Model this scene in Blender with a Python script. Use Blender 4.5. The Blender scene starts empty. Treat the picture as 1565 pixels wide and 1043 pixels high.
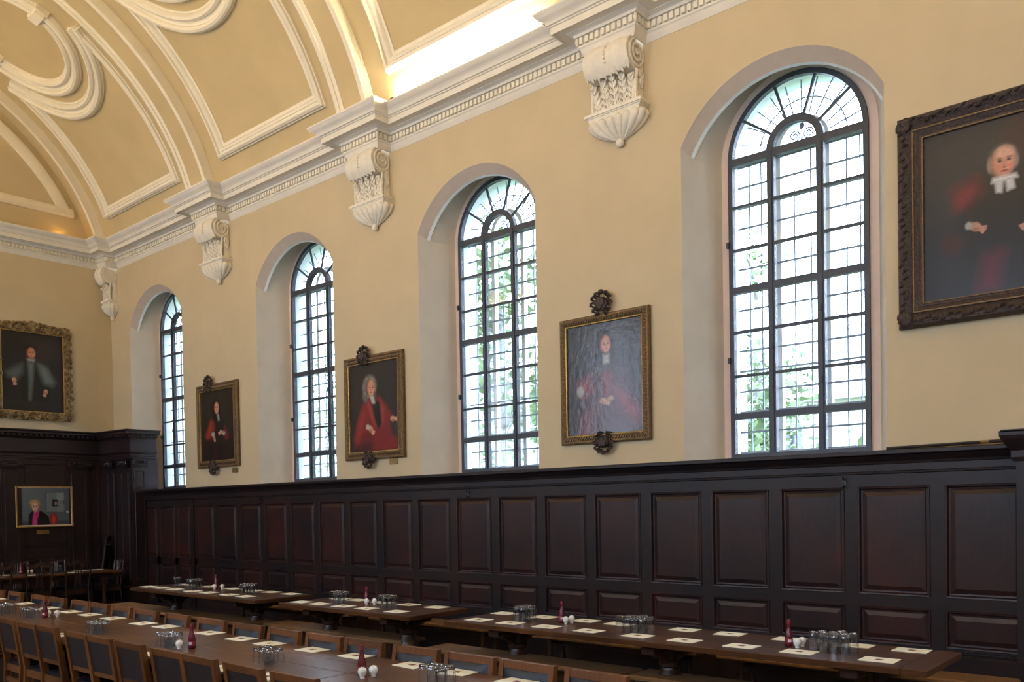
import bpy, bmesh, math, random
import numpy as np
from mathutils import Matrix, Vector

random.seed(7)
SC = bpy.context.scene
COL = SC.collection
PI = math.pi

# ------------------------------------------------------------------ camera
# Axes: X = 0 is the face of the panelling under the windows, room towards +X;
# Y = 0 is the end wall, room towards +Y; Z = 0 is the floor.  Metres.
FPX, CX, CY = 1314.24, 781.66, 798.89
YAW, PITCH, ROLL = math.radians(49.046), math.radians(-1.048), math.radians(-0.981)
fw = Vector((-math.sin(YAW)*math.cos(PITCH), -math.cos(YAW)*math.cos(PITCH), math.sin(PITCH)))
rt = Vector((-math.cos(YAW), math.sin(YAW), 0.0))
up = rt.cross(fw)
r2 = rt*math.cos(ROLL) + up*math.sin(ROLL)
u2 = -rt*math.sin(ROLL) + up*math.cos(ROLL)
cam_d = bpy.data.cameras.new('camera')
cam = bpy.data.objects.new('camera', cam_d)
COL.objects.link(cam)
cam.matrix_world = Matrix(((r2.x, u2.x, -fw.x, 7.854), (r2.y, u2.y, -fw.y, 17.447), (r2.z, u2.z, -fw.z, 1.81), (0, 0, 0, 1)))
cam_d.sensor_fit = 'HORIZONTAL'
cam_d.sensor_width = 36.0
cam_d.lens = FPX/1565*36.0
cam_d.shift_x = (782.5-CX)/1565
cam_d.shift_y = (CY-521.5)/1565
cam_d.clip_start = 0.05
cam_d.clip_end = 300
SC.camera = cam

# ------------------------------------------------------------------ world, lights, exposure
SKY = (0.80, 0.94, 1.20)
SKY_STRENGTH = 12.0
COVE_WARM = (1.0, 0.76, 0.42)
COVE_POWER = 148.0
w = bpy.data.worlds.new('overcast_sky')
SC.world = w
w.use_nodes = True
bg = w.node_tree.nodes['Background']
bg.inputs[0].default_value = (*SKY, 1)
bg.inputs[1].default_value = SKY_STRENGTH
SC.view_settings.view_transform = 'Standard'
SC.view_settings.look = 'None'
SC.view_settings.exposure = 0.0
SC.view_settings.gamma = 1.0
SC.view_settings.use_curve_mapping = False


def area(name, loc, rot, sx, sy, power, color, portal=False):
    l = bpy.data.lights.new(name, 'AREA')
    l.shape = 'RECTANGLE'
    l.size, l.size_y = sx, sy
    l.energy = power
    l.color = color
    if portal:
        l.cycles.is_portal = True
    o = bpy.data.objects.new(name, l)
    COL.objects.link(o)
    o.location = loc
    o.rotation_euler = rot
    return o


BK = [0.04, 4.16, 8.22, 12.27, 16.33, 20.39, 24.45]        # rib / corbel lines
WIN_Y = [1.80, 6.19, 10.03, 13.98, 18.30, 22.40]             # window centres
XM, ZM = 4.2, 6.2                                            # vault axis
XO = 8.45                                                    # opposite plaster face
# unseen fill lights added above the opposite cornice, assumed cove lamps washing the vault
for k in range(6):
    area('cove_fill_light', (XO-0.32, (BK[k]+BK[k+1])/2, 7.22), (0, math.radians(152), 0), 0.12, 2.6, COVE_POWER, COVE_WARM)
# daylight portals in the openings of both long walls
for y in WIN_Y:
    area('window_portal', (-0.84, y, 4.1), (0, -PI/2, 0), 4.2, 1.5, 1, (1, 1, 1), True)
    area('window_portal', (XO+0.84, y, 4.1), (0, PI/2, 0), 4.2, 1.5, 1, (1, 1, 1), True)

# ------------------------------------------------------------------ materials
def lin(r, g, b):
    f = lambda c: (c/255/12.92) if c/255 <= .04045 else ((c/255+.055)/1.055)**2.4
    return (f(r), f(g), f(b))


def mat(name, col, rough=0.6, metal=0.0, spec=0.5, noise=0.0, nscale=8.0, bump=0.0, bscale=40.0, col2=None, stretch=None, coat=0.0, detail=4.0):
    m = bpy.data.materials.new(name)
    m.use_nodes = True
    nt = m.node_tree
    b = nt.nodes['Principled BSDF']
    b.inputs['Base Color'].default_value = (*col, 1)
    b.inputs['Roughness'].default_value = rough
    b.inputs['Metallic'].default_value = metal
    b.inputs['Specular IOR Level'].default_value = spec
    b.inputs['Coat Weight'].default_value = coat
    b.inputs['Coat Roughness'].default_value = 0.12
    if noise or bump or col2:
        tc = nt.nodes.new('ShaderNodeTexCoord')
        mp = nt.nodes.new('ShaderNodeMapping')
        nt.links.new(tc.outputs['Object'], mp.inputs[0])
        if stretch:
            mp.inputs['Scale'].default_value = stretch
    if noise or col2:
        n = nt.nodes.new('ShaderNodeTexNoise')
        n.inputs['Scale'].default_value = nscale
        n.inputs['Detail'].default_value = detail
        n.inputs['Roughness'].default_value = 0.62
        nt.links.new(mp.outputs[0], n.inputs['Vector'])
        r = nt.nodes.new('ShaderNodeValToRGB')
        r.color_ramp.elements[0].position = 0.32
        r.color_ramp.elements[1].position = 0.72
        c2 = col2 if col2 else tuple(c*(1+noise) for c in col)
        c1 = col if col2 else tuple(c*(1-noise) for c in col)
        r.color_ramp.elements[0].color = (*c1, 1)
        r.color_ramp.elements[1].color = (*c2, 1)
        nt.links.new(n.outputs['Fac'], r.inputs[0])
        nt.links.new(r.outputs[0], b.inputs['Base Color'])
    if bump:
        n2 = nt.nodes.new('ShaderNodeTexNoise')
        n2.inputs['Scale'].default_value = bscale
        n2.inputs['Detail'].default_value = 4
        nt.links.new(mp.outputs[0], n2.inputs['Vector'])
        bp = nt.nodes.new('ShaderNodeBump')
        bp.inputs['Strength'].default_value = bump
        bp.inputs['Distance'].default_value = 0.01
        nt.links.new(n2.outputs['Fac'], bp.inputs['Height'])
        nt.links.new(bp.outputs[0], b.inputs['Normal'])
    return m


def glassmat(name, tint, gloss):
    m = bpy.data.materials.new(name)
    m.use_nodes = True
    nt = m.node_tree
    nt.nodes.clear()
    out = nt.nodes.new('ShaderNodeOutputMaterial')
    mx = nt.nodes.new('ShaderNodeMixShader')
    t = nt.nodes.new('ShaderNodeBsdfTransparent')
    t.inputs[0].default_value = (*tint, 1)
    g = nt.nodes.new('ShaderNodeBsdfGlossy')
    g.inputs['Roughness'].default_value = 0.03
    fr = nt.nodes.new('ShaderNodeLayerWeight')
    fr.inputs['Blend'].default_value = 0.25
    mu = nt.nodes.new('ShaderNodeMath')
    mu.operation = 'MULTIPLY'
    mu.inputs[1].default_value = gloss
    nt.links.new(fr.outputs['Facing'], mu.inputs[0])
    nt.links.new(mu.outputs[0], mx.inputs[0])
    nt.links.new(t.outputs[0], mx.inputs[1])
    nt.links.new(g.outputs[0], mx.inputs[2])
    nt.links.new(mx.outputs[0], out.inputs[0])
    return m


def emit(name, col, s):
    m = bpy.data.materials.new(name)
    m.use_nodes = True
    b = m.node_tree.nodes['Principled BSDF']
    b.inputs['Base Color'].default_value = (*col, 1)
    b.inputs['Emission Color'].default_value = (*col, 1)
    b.inputs['Emission Strength'].default_value = s
    return m


M = {}
M['ochre'] = mat('ochre_plaster', (0.575, 0.466, 0.292), 0.85, noise=0.05, nscale=1.3, bump=0.12, bscale=30, spec=0.2)
M['vault'] = mat('vault_plaster', (0.565, 0.445, 0.245), 0.85, noise=0.06, nscale=1.1, bump=0.1, bscale=30, spec=0.2)
M['reveal'] = mat('reveal_plaster', (0.56, 0.49, 0.385), 0.85, noise=0.07, nscale=2.0, bump=0.15, bscale=25, spec=0.2)
M['soffit'] = mat('soffit_plaster', (0.53, 0.44, 0.355), 0.85, noise=0.05, spec=0.2)
M['pink'] = mat('pink_margin', (0.66, 0.51, 0.42), 0.8, noise=0.04, spec=0.2)
M['pale'] = mat('pale_stone', (0.74, 0.78, 0.76), 0.8, noise=0.06, nscale=5, spec=0.2)
M['cream'] = mat('cream_moulding', (0.82, 0.75, 0.60), 0.75, noise=0.04, nscale=3, spec=0.25)
M['white'] = mat('white_cornice', (0.77, 0.71, 0.60), 0.75, noise=0.05, nscale=3, spec=0.25)
M['corbel'] = mat('corbel_plaster', (0.80, 0.73, 0.59), 0.75, noise=0.08, nscale=12, spec=0.25)
M['iron'] = mat('dark_window_metal', (0.036, 0.044, 0.060), 0.5, noise=0.2, nscale=30)
M['lead'] = mat('lead_bars', (0.26, 0.30, 0.34), 0.6, noise=0.15, nscale=30)
M['pane'] = glassmat('window_glass', (0.98, 0.99, 0.995), 0.14)


def oak(name, dark, red, rough, nscale, stretch, coat=0.0, bump=0.25, spec=0.45):
    """dark wood: large warm patches under fine vertical grain"""
    m = bpy.data.materials.new(name)
    m.use_nodes = True
    nt = m.node_tree
    L = nt.links.new
    b = nt.nodes['Principled BSDF']
    b.inputs['Roughness'].default_value = rough
    b.inputs['Specular IOR Level'].default_value = spec
    b.inputs['Coat Weight'].default_value = coat
    b.inputs['Coat Roughness'].default_value = 0.15
    g = nt.nodes.new('ShaderNodeNewGeometry')
    mp = nt.nodes.new('ShaderNodeMapping')
    mp.inputs['Scale'].default_value = stretch
    L(g.outputs['Position'], mp.inputs[0])
    n1 = nt.nodes.new('ShaderNodeTexNoise')
    n1.inputs['Scale'].default_value = nscale
    n1.inputs['Detail'].default_value = 6
    n1.inputs['Roughness'].default_value = 0.7
    L(mp.outputs[0], n1.inputs['Vector'])
    n2 = nt.nodes.new('ShaderNodeTexNoise')
    n2.inputs['Scale'].default_value = 1.3
    n2.inputs['Detail'].default_value = 3
    L(g.outputs['Position'], n2.inputs['Vector'])
    mul = nt.nodes.new('ShaderNodeMath')
    mul.operation = 'MULTIPLY_ADD'
    mul.inputs[1].default_value = 0.45
    L(n1.outputs['Fac'], mul.inputs[0])
    sub = nt.nodes.new('ShaderNodeMath')
    sub.operation = 'MULTIPLY'
    sub.inputs[1].default_value = 0.6
    L(n2.outputs['Fac'], sub.inputs[0])
    L(sub.outputs[0], mul.inputs[2])
    r = nt.nodes.new('ShaderNodeValToRGB')
    e = r.color_ramp.elements
    e[0].position, e[1].position = 0.38, 0.70
    e[0].color = (*dark, 1)
    e[1].color = (*red, 1)
    L(mul.outputs[0], r.inputs[0])
    L(r.outputs[0], b.inputs['Base Color'])
    bp = nt.nodes.new('ShaderNodeBump')
    bp.inputs['Strength'].default_value = bump
    bp.inputs['Distance'].default_value = 0.003
    L(n1.outputs['Fac'], bp.inputs['Height'])
    L(bp.outputs[0], b.inputs['Normal'])
    return m


M['panel'] = oak('old_dark_oak_panel', (0.0085, 0.0085, 0.0105), (0.046, 0.0150, 0.0115), 0.34, 7.0, (6, 6, 0.9), spec=0.32)
M['oak'] = oak('old_dark_oak_frame', (0.0085, 0.0085, 0.0105), (0.026, 0.012, 0.0105), 0.38, 7.0, (4, 1.2, 4), spec=0.28)
M['blackoak'] = oak('black_oak_screen', (0.0115, 0.0082, 0.0100), (0.028, 0.0125, 0.0135), 0.40, 6.0, (5, 5, 1))
M['tabletop'] = oak('polished_table_top', (0.044, 0.016, 0.005), (0.150, 0.060, 0.018), 0.34, 9.0, (9, 0.8, 9), coat=0.22, bump=0.12, spec=0.25)
M['sidetable'] = oak('polished_side_table_top', (0.038, 0.015, 0.006), (0.110, 0.045, 0.017), 0.32, 9.0, (9, 0.8, 9), coat=0.22, bump=0.12, spec=0.25)
M['bench'] = oak('worn_bench_wood', (0.085, 0.040, 0.014), (0.25, 0.135, 0.055), 0.48, 9.0, (10, 0.8, 9), bump=0.2, spec=0.3)
M['turned'] = oak('turned_dark_leg', (0.020, 0.010, 0.007), (0.06, 0.026, 0.014), 0.3, 8.0, (4, 4, 1), coat=0.15, bump=0.1, spec=0.35)
M['chairwood'] = oak('chair_oak', (0.070, 0.026, 0.009), (0.21, 0.080, 0.026), 0.4, 9.0, (8, 8, 1.2), coat=0.08, bump=0.12, spec=0.3)
M['oldchair'] = oak('mahogany_chair', (0.018, 0.008, 0.006), (0.050, 0.021, 0.013), 0.32, 9.0, (8, 8, 1.2), coat=0.35, bump=0.1)
M['floor'] = oak('dark_floor_boards', (0.030, 0.017, 0.010), (0.075, 0.042, 0.024), 0.45, 7.0, (8, 0.7, 8))
M['leather'] = mat('dark_blue_leather', (0.011, 0.012, 0.018), 0.32, noise=0.25, nscale=14, bump=0.12, bscale=120, spec=0.36)
M['leatherback'] = mat('brown_black_leather', (0.026, 0.019, 0.021), 0.50, noise=0.2, nscale=14, bump=0.12, bscale=120, spec=0.4)
M['gilt'] = mat('old_gilt', (0.17, 0.105, 0.045), 0.5, metal=0.45, noise=0.45, nscale=40, bump=0.7, bscale=60)
M['giltdark'] = mat('tarnished_gilt', (0.060, 0.040, 0.033), 0.55, metal=0.35, noise=0.5, nscale=45, bump=0.9, bscale=55)
M['giltbright'] = mat('bright_gilt', (0.50, 0.32, 0.08), 0.38, metal=0.6, noise=0.25, nscale=30, bump=0.2, bscale=60)
M['giltcarved'] = mat('carved_giltwood', (0.085, 0.047, 0.015), 0.5, metal=0.35, noise=0.5, nscale=16, bump=0.5, bscale=45, col2=(0.42, 0.29, 0.13))
M['brass'] = mat('brass_plate', (0.30, 0.19, 0.07), 0.45, metal=0.6, noise=0.2)
M['mat'] = mat('cream_card', (0.90, 0.88, 0.69), 0.5, noise=0.03)
M['crest'] = mat('crest_print', (0.30, 0.05, 0.03), 0.5)
M['crestdark'] = mat('crest_print_dark', (0.05, 0.03, 0.03), 0.5)
M['ketchup'] = mat('red_sauce', (0.105, 0.006, 0.018), 0.18, spec=0.5, coat=0.3)
M['redcap'] = mat('red_cap', (0.20, 0.012, 0.026), 0.4)
M['label'] = mat('bottle_label', (0.62, 0.58, 0.62), 0.5)
M['china'] = mat('white_china', (0.82, 0.80, 0.76), 0.15, spec=0.6, coat=0.4)
M['black'] = mat('black_metal', (0.012, 0.012, 0.014), 0.4)
M['tube'] = emit('fluorescent_tube', (1.0, 0.90, 0.62), 330.0)
M['bulb'] = emit('warm_bulb', (1.0, 0.52, 0.12), 130.0)
gm = bpy.data.materials.new('tumbler_glass')
gm.use_nodes = True
gb = gm.node_tree.nodes['Principled BSDF']
gb.inputs['Base Color'].default_value = (0.96, 0.98, 1, 1)
gb.inputs['Roughness'].default_value = 0.02
gb.inputs['Transmission Weight'].default_value = 1.0
gb.inputs['IOR'].default_value = 1.45
M['tumbler'] = gm
def canvasmat(name, coat, crough, bump):
    pm = bpy.data.materials.new(name)
    pm.use_nodes = True
    nt = pm.node_tree
    b = nt.nodes['Principled BSDF']
    a = nt.nodes.new('ShaderNodeVertexColor')
    a.layer_name = 'Paint'
    nt.links.new(a.outputs['Color'], b.inputs['Base Color'])
    b.inputs['Roughness'].default_value = 0.5
    b.inputs['Specular IOR Level'].default_value = 0.2
    b.inputs['Coat Weight'].default_value = coat
    b.inputs['Coat Roughness'].default_value = crough
    tc = nt.nodes.new('ShaderNodeTexCoord')
    n = nt.nodes.new('ShaderNodeTexNoise')
    n.inputs['Scale'].default_value = 14
    n.inputs['Detail'].default_value = 5
    nt.links.new(tc.outputs['Object'], n.inputs['Vector'])
    bp = nt.nodes.new('ShaderNodeBump')
    bp.inputs['Strength'].default_value = bump
    bp.inputs['Distance'].default_value = 0.01
    nt.links.new(n.outputs['Fac'], bp.inputs['Height'])
    nt.links.new(bp.outputs[0], b.inputs['Normal'])
    nt.links.new(bp.outputs[0], b.inputs['Coat Normal'])
    return pm


M['canvas'] = canvasmat('painted_canvas', 0.3, 0.25, 0.08)
M['canvasgloss'] = canvasmat('varnished_canvas', 0.9, 0.17, 0.26)
M['leaf'] = mat('tree_leaves', (0.14, 0.21, 0.10), 0.6, noise=0.35, nscale=3)
M['leafpale'] = mat('pale_tree_leaves', (0.22, 0.30, 0.18), 0.6, noise=0.35, nscale=3)
M['bark'] = mat('tree_bark', (0.26, 0.27, 0.28), 0.9, noise=0.3, nscale=10)
M['stone'] = mat('pale_building_stone', (0.52, 0.50, 0.45), 0.9, noise=0.12, nscale=2)
M['slate'] = mat('grey_roof_tiles', (0.34, 0.33, 0.34), 0.8, noise=0.15, nscale=6)
M['extglass'] = mat('far_window_glass', (0.12, 0.14, 0.17), 0.2)
M['grass'] = mat('lawn', (0.10, 0.17, 0.05), 0.9, noise=0.2)


# ------------------------------------------------------------------ mesh helpers
class MB:
    def __init__(s):
        s.v, s.f = [], []

    def add(s, vs, fs):
        o = len(s.v)
        s.v += [tuple(map(float, p)) for p in vs]
        s.f += [tuple(i+o for i in f) for f in fs]
        return s

    def box(s, x0, x1, y0, y1, z0, z1):
        return s.add([(x0, y0, z0), (x1, y0, z0), (x1, y1, z0), (x0, y1, z0), (x0, y0, z1), (x1, y0, z1), (x1, y1, z1), (x0, y1, z1)],
                     [(3, 2, 1, 0), (4, 5, 6, 7), (0, 1, 5, 4), (1, 2, 6, 5), (2, 3, 7, 6), (3, 0, 4, 7)])

    def bbox(s, x0, x1, y0, y1, z0, z1, b=0.006):
        """box with chamfered edges (chamfer on all 12 edges)"""
        bm = bmesh.new()
        bmesh.ops.create_cube(bm, size=1.0)
        for v in bm.verts:
            v.co = Vector(((x0+x1)/2+v.co.x*(x1-x0), (y0+y1)/2+v.co.y*(y1-y0), (z0+z1)/2+v.co.z*(z1-z0)))
        bmesh.ops.bevel(bm, geom=list(bm.edges), offset=b, segments=1, affect='EDGES')
        bm.verts.index_update()
        s.add([v.co for v in bm.verts], [[v.index for v in f.verts] for f in bm.faces])
        bm.free()
        return s

    def bar(s, a, b, wx, wz, upv=(0, 0, 1)):
        """rectangular bar from a to b"""
        a, b = Vector(a), Vector(b)
        d = (b-a).normalized()
        u = Vector(upv)
        if abs(d.dot(u)) > 0.98:
            u = Vector((1, 0, 0))
        sx = d.cross(u).normalized()
        sz = sx.cross(d).normalized()
        vs = []
        for p in (a, b):
            for i, j in ((-1, -1), (1, -1), (1, 1), (-1, 1)):
                vs.append(p+sx*(i*wx/2)+sz*(j*wz/2))
        return s.add(vs, [(0, 1, 2, 3), (7, 6, 5, 4), (0, 4, 5, 1), (1, 5, 6, 2), (2, 6, 7, 3), (3, 7, 4, 0)])

    def tube(s, pts, rad, n=8, cap=True):
        pts = [Vector(p) for p in pts]
        if not isinstance(rad, (list, tuple)):
            rad = [rad]*len(pts)
        rings, prev = [], None
        for i, p in enumerate(pts):
            t = (pts[min(i+1, len(pts)-1)]-pts[max(i-1, 0)]).normalized()
            if prev is None:
                a = Vector((0, 0, 1)) if abs(t.z) < .9 else Vector((1, 0, 0))
                n1 = t.cross(a).normalized()
            else:
                n1 = (prev-t*prev.dot(t)).normalized()
            prev = n1
            n2 = t.cross(n1)
            rings.append([p+(n1*math.cos(2*PI*k/n)+n2*math.sin(2*PI*k/n))*rad[i] for k in range(n)])
        return s.loft(rings, True, cap)

    def loft(s, rings, closed=True, cap=False):
        n = len(rings[0])
        vs = [p for r in rings for p in r]
        fs = []
        for i in range(len(rings)-1):
            for k in range(n if closed else n-1):
                k2 = (k+1) % n
                fs.append((i*n+k, i*n+k2, (i+1)*n+k2, (i+1)*n+k))
        if cap:
            fs.append(tuple(range(n))[::-1])
            fs.append(tuple((len(rings)-1)*n+k for k in range(n)))
        return s.add(vs, fs)

    def lathe(s, prof, n=16, c=(0, 0), cap=True):
        rings = [[(c[0]+r*math.cos(2*PI*k/n), c[1]+r*math.sin(2*PI*k/n), z) for k in range(n)] for r, z in prof]
        return s.loft(rings, True, cap)

    def ball(s, c, rx, ry=None, rz=None, n=8, m=6):
        ry = rx if ry is None else ry
        rz = rx if rz is None else rz
        rings = []
        for i in range(1, m):
            a = PI*i/m
            rings.append([(c[0]+rx*math.sin(a)*math.cos(2*PI*k/n), c[1]+ry*math.sin(a)*math.sin(2*PI*k/n), c[2]-rz*math.cos(a)) for k in range(n)])
        return s.loft(rings, True, True)

    def prism(s, poly, fn0, fn1):
        """polygon extruded between two mappings (u,v)->(x,y,z)"""
        n = len(poly)
        vs = [fn0(*p) for p in poly]+[fn1(*p) for p in poly]
        fs = [tuple(range(n))[::-1], tuple(range(n, 2*n))]+[(i, (i+1) % n, n+(i+1) % n, n+i) for i in range(n)]
        return s.add(vs, fs)

    def mesh(s, name, smooth=None):
        me = bpy.data.meshes.new(name)
        me.from_pydata(s.v, [], s.f)
        bm = bmesh.new()
        bm.from_mesh(me)
        bmesh.ops.recalc_face_normals(bm, faces=bm.faces)
        bm.to_mesh(me)
        bm.free()
        if smooth is not None:
            me.polygons.foreach_set('use_smooth', [True]*len(me.polygons))
            me.set_sharp_from_angle(angle=math.radians(smooth))
        me.update()
        return me

    def build(s, name, m, parent=None, smooth=None, loc=None):
        me = s.mesh(name, smooth)
        me.materials.append(M[m] if isinstance(m, str) else m)
        return link(name, me, parent, loc)


def link(name, me, parent=None, loc=None):
    o = bpy.data.objects.new(name, me)
    COL.objects.link(o)
    if parent:
        o.parent = parent
    if loc:
        o.location = loc
    return o


def tag(o, label, cat, group=None):
    o['label'] = label
    o['category'] = cat
    if group:
        o['group'] = group
    return o


def thing(name, label, cat, loc=(0, 0, 0), rz=0.0, group=None):
    o = bpy.data.objects.new(name, None)
    COL.objects.link(o)
    o.location = loc
    o.rotation_euler = (0, 0, rz)
    o.empty_display_size = 0.1
    return tag(o, label, cat, group)


def structure(o):
    o['kind'] = 'structure'
    return o


def setting(name):
    o = bpy.data.objects.new(name, None)
    COL.objects.link(o)
    o.empty_display_size = 0.1
    return structure(o)


def dup(root, loc, rz=0.0, label=None, group=None, scale=None):
    def rec(o, par):
        c = o.copy()
        COL.objects.link(c)
        if par:
            c.parent = par
        for ch in kids.get(o.name, []):
            rec(ch, c)
        return c
    kids = {}
    for o in [root]+list(root.children_recursive):
        kids[o.name] = list(o.children)
    r = rec(root, None)
    r.location = loc
    r.rotation_euler = (0, 0, rz)
    if scale:
        r.scale = scale
    if label:
        r['label'] = label
    if group:
        r['group'] = group
    return r


ORD = ['first', 'second', 'third', 'fourth', 'fifth', 'sixth', 'seventh', 'eighth', 'ninth', 'tenth', 'eleventh', 'twelfth', 'thirteenth', 'fourteenth', 'fifteenth', 'sixteenth', 'seventeenth', 'eighteenth', 'nineteenth', 'twentieth']

# ================================================================== ROOM SHELL
YE = 24.5
WX = -0.05
structure(MB().box(-0.3, 8.7, -0.3, YE+0.3, -0.2, 0.0).build('floor', 'floor'))


def arch_outline(hw, spring, apex, zs, n=24):
    """opening outline (y,z): sill, jamb, circular arc, jamb, sill"""
    rise = apex-spring
    R = (hw*hw+rise*rise)/(2*rise)
    zc = apex-R
    a0 = math.atan2(spring-zc, hw)
    pts = [(-hw, zs)]
    for i in range(n+1):
        a = PI-a0-(PI-2*a0)*i/n
        pts.append((R*math.cos(a), zc+R*math.sin(a)))
    pts[1] = (-hw, spring)
    pts[-1] = (hw, spring)
    return pts+[(hw, zs)]


OUT_A = arch_outline(1.005, 5.46, 6.08, 2.20)
OUT_B = arch_outline(0.954, 5.395, 5.975, 2.20)
OUT_B2 = arch_outline(0.939, 5.375, 5.965, 2.20)
OUT_C = arch_outline(0.939, 5.375, 6.24, 2.20)
OUT_D = arch_outline(0.800, 5.36, 6.16, 2.20)
OUT_E = arch_outline(0.715, 5.36, 6.075, 2.22)
OUT_F = arch_outline(0.690, 5.36, 6.05, 2.22)


def side_wall(name, fx):
    o = setting(name)
    m = MB()
    ys = -0.1
    for yc in WIN_Y:
        m.add([(fx(0), ys, 0), (fx(0), yc-1.005, 0), (fx(0), yc-1.005, 7.3), (fx(0), ys, 7.3)], [(0, 1, 2, 3)])
        m.add([(fx(0), yc-1.005, 0), (fx(0), yc+1.005, 0), (fx(0), yc+1.005, 2.2), (fx(0), yc-1.005, 2.2)], [(0, 1, 2, 3)])
        a = OUT_A[1:-1]
        for (y0, z0), (y1, z1) in zip(a[:-1], a[1:]):
            m.add([(fx(0), yc+y0, z0), (fx(0), yc+y1, z1), (fx(0), yc+y1, 7.3), (fx(0), yc+y0, 7.3)], [(0, 1, 2, 3)])
        ys = yc+1.005
    m.add([(fx(0), ys, 0), (fx(0), YE+0.1, 0), (fx(0), YE+0.1, 7.3), (fx(0), ys, 7.3)], [(0, 1, 2, 3)])
    m.build('plaster_face', 'ochre', o)
    # reveals, one set of surfaces per opening, meshes shared
    def ring(l, mname, smooth=35):
        q = MB().loft([[(fx(d), y, z) for y, z in ol] for d, ol in l], False)
        me = q.mesh('reveal', smooth)
        me.materials.append(M[mname])
        return me
    parts = [('arch_soffit', ring([(0, OUT_A[1:-1]), (.12, OUT_B[1:-1])], 'soffit')),
             ('soffit_edge', ring([(.12, OUT_B[1:-1]), (.155, OUT_B2[1:-1]), (.155, OUT_C[1:-1])], 'pale')),  # pale colour stands in for daylight caught along this edge
             ('jamb_face', ring([(0, OUT_A[:2]), (.12, OUT_B[:2]), (.155, OUT_B2[:2]), (.49, OUT_D[:2])], 'reveal')),
             ('jamb_face', ring([(0, OUT_A[-2:]), (.12, OUT_B[-2:]), (.155, OUT_B2[-2:]), (.49, OUT_D[-2:])], 'reveal')),
             ('inner_soffit', ring([(.155, OUT_C[1:-1]), (.49, OUT_D[1:-1])], 'reveal')),
             ('margin', ring([(.49, OUT_D), (.49, OUT_E)], 'pink')),
             ('outer_reveal', ring([(.49, OUT_E), (.80, OUT_F)], 'pale'))]
    q = MB().add([(fx(0), -1.005, 2.2), (fx(0), 1.005, 2.2), (fx(.49), .8, 2.2), (fx(.49), -.8, 2.2)], [(0, 1, 2, 3)])
    q.add([(fx(.49), -.715, 2.22), (fx(.49), .715, 2.22), (fx(.80), .69, 2.22), (fx(.80), -.69, 2.22)], [(0, 1, 2, 3)])
    me = q.mesh('sill')
    me.materials.append(M['reveal'])
    parts.append(('sill', me))
    for yc in WIN_Y:
        for n, me in parts:
            link(n, me, o, (0, yc, 0))
    return o


side_wall('wall_window_side', lambda d: WX-d)
side_wall('wall_opposite_side', lambda d: XO+d)


def vz(x, A=4.15, B=3.86):
    return ZM+B*math.sqrt(max(0.0, 1-((x-XM)/A)**2))


for nm, y in (('wall_end', 0.0), ('wall_behind', YE)):
    m = MB()
    xs = [WX]+[0.12+i*(8.28-0.12)/48 for i in range(49)]+[XO]
    for a, b in zip(xs[:-1], xs[1:]):
        za = max(7.0, vz(a)) if 0.1 < a < 8.3 else 7.0
        zb = max(7.0, vz(b)) if 0.1 < b < 8.3 else 7.0
        m.add([(a, y, 0), (b, y, 0), (b, y, zb+.02), (a, y, za+.02)], [(0, 1, 2, 3)])
    structure(m.build(nm, 'ochre'))

# ------------------------------------------------------------------ vaulted ceiling
VA, VB = 4.15, 3.86
_th = np.linspace(0, PI, 2001)
_xy = np.stack([-VA*np.cos(_th), VB*np.sin(_th)], 1)
_s = np.concatenate([[0], np.cumsum(np.hypot(*np.diff(_xy, axis=0).T))])
S_of = lambda deg: float(np.interp(math.radians(deg), _th, _s))
TH_of = lambda s: float(np.interp(s, _s, _th))


def vpt(s, y, h=0.0):
    t = TH_of(s)
    nx, nz = VB*math.cos(t), -VA*math.sin(t)
    l = math.hypot(nx, nz)
    return (XM-VA*math.cos(t)+h*nx/l, y, ZM+VB*math.sin(t)+h*nz/l)


ceiling = setting('ceiling')
m = MB()
rings = []
for i in range(97):
    s = S_of(12.6)+(S_of(167.4)-S_of(12.6))*i/96
    rings.append([vpt(s, -0.1), vpt(s, YE+0.1)])
m.loft(rings, False)
m.build('vault', 'vault', ceiling, smooth=40)


def vsweep(m, path, prof, closed=False):
    """moulding swept along a path of (y,s) points lying on the vault; prof = [(u,h)] closed loop"""
    n = len(path)
    rings = []
    for i, (y, s) in enumerate(path):
        def dirn(a, b):
            d = Vector((b[0]-a[0], b[1]-a[1]))
            return d.normalized()
        if closed:
            d0, d1 = dirn(path[i-1], path[i]), dirn(path[i], path[(i+1) % n])
        else:
            d0 = dirn(path[i-1], path[i]) if i else None
            d1 = dirn(path[i], path[i+1]) if i < n-1 else None
            d0 = d0 or d1
            d1 = d1 or d0
        n0, n1 = Vector((-d0.y, d0.x)), Vector((-d1.y, d1.x))
        nn = (n0+n1).normalized()
        k = 1.0/max(0.35, nn.dot(n0))
        rings.append([vpt(s+nn.y*u*k, y+nn.x*u*k, h*1.35) for u, h in prof])
    if closed:
        rings.append(rings[0])
    m.loft(rings, True, not closed)
    return m


RING = [(-.15, -.02), (-.15, .025), (-.14, .03), (-.135, .06), (-.11, .085), (-.07, .092), (-.04, .07), (-.035, .045), (-.005, .04), (.0, .03), (.02, .03), (.03, .055), (.065, .075), (.10, .065), (.12, .04), (.125, .02), (.145, .015), (.145, -.02)]
FRAME = [(-.11, -.02), (-.11, .03), (-.095, .035), (-.09, .06), (-.06, .078), (-.035, .07), (-.03, .045), (-.005, .04), (.0, .05), (.03, .05), (.055, .03), (.06, .018), (.10, .015), (.10, -.02)]
SC_, RO, RI = S_of(63.5), 1.37, 0.94


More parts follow.
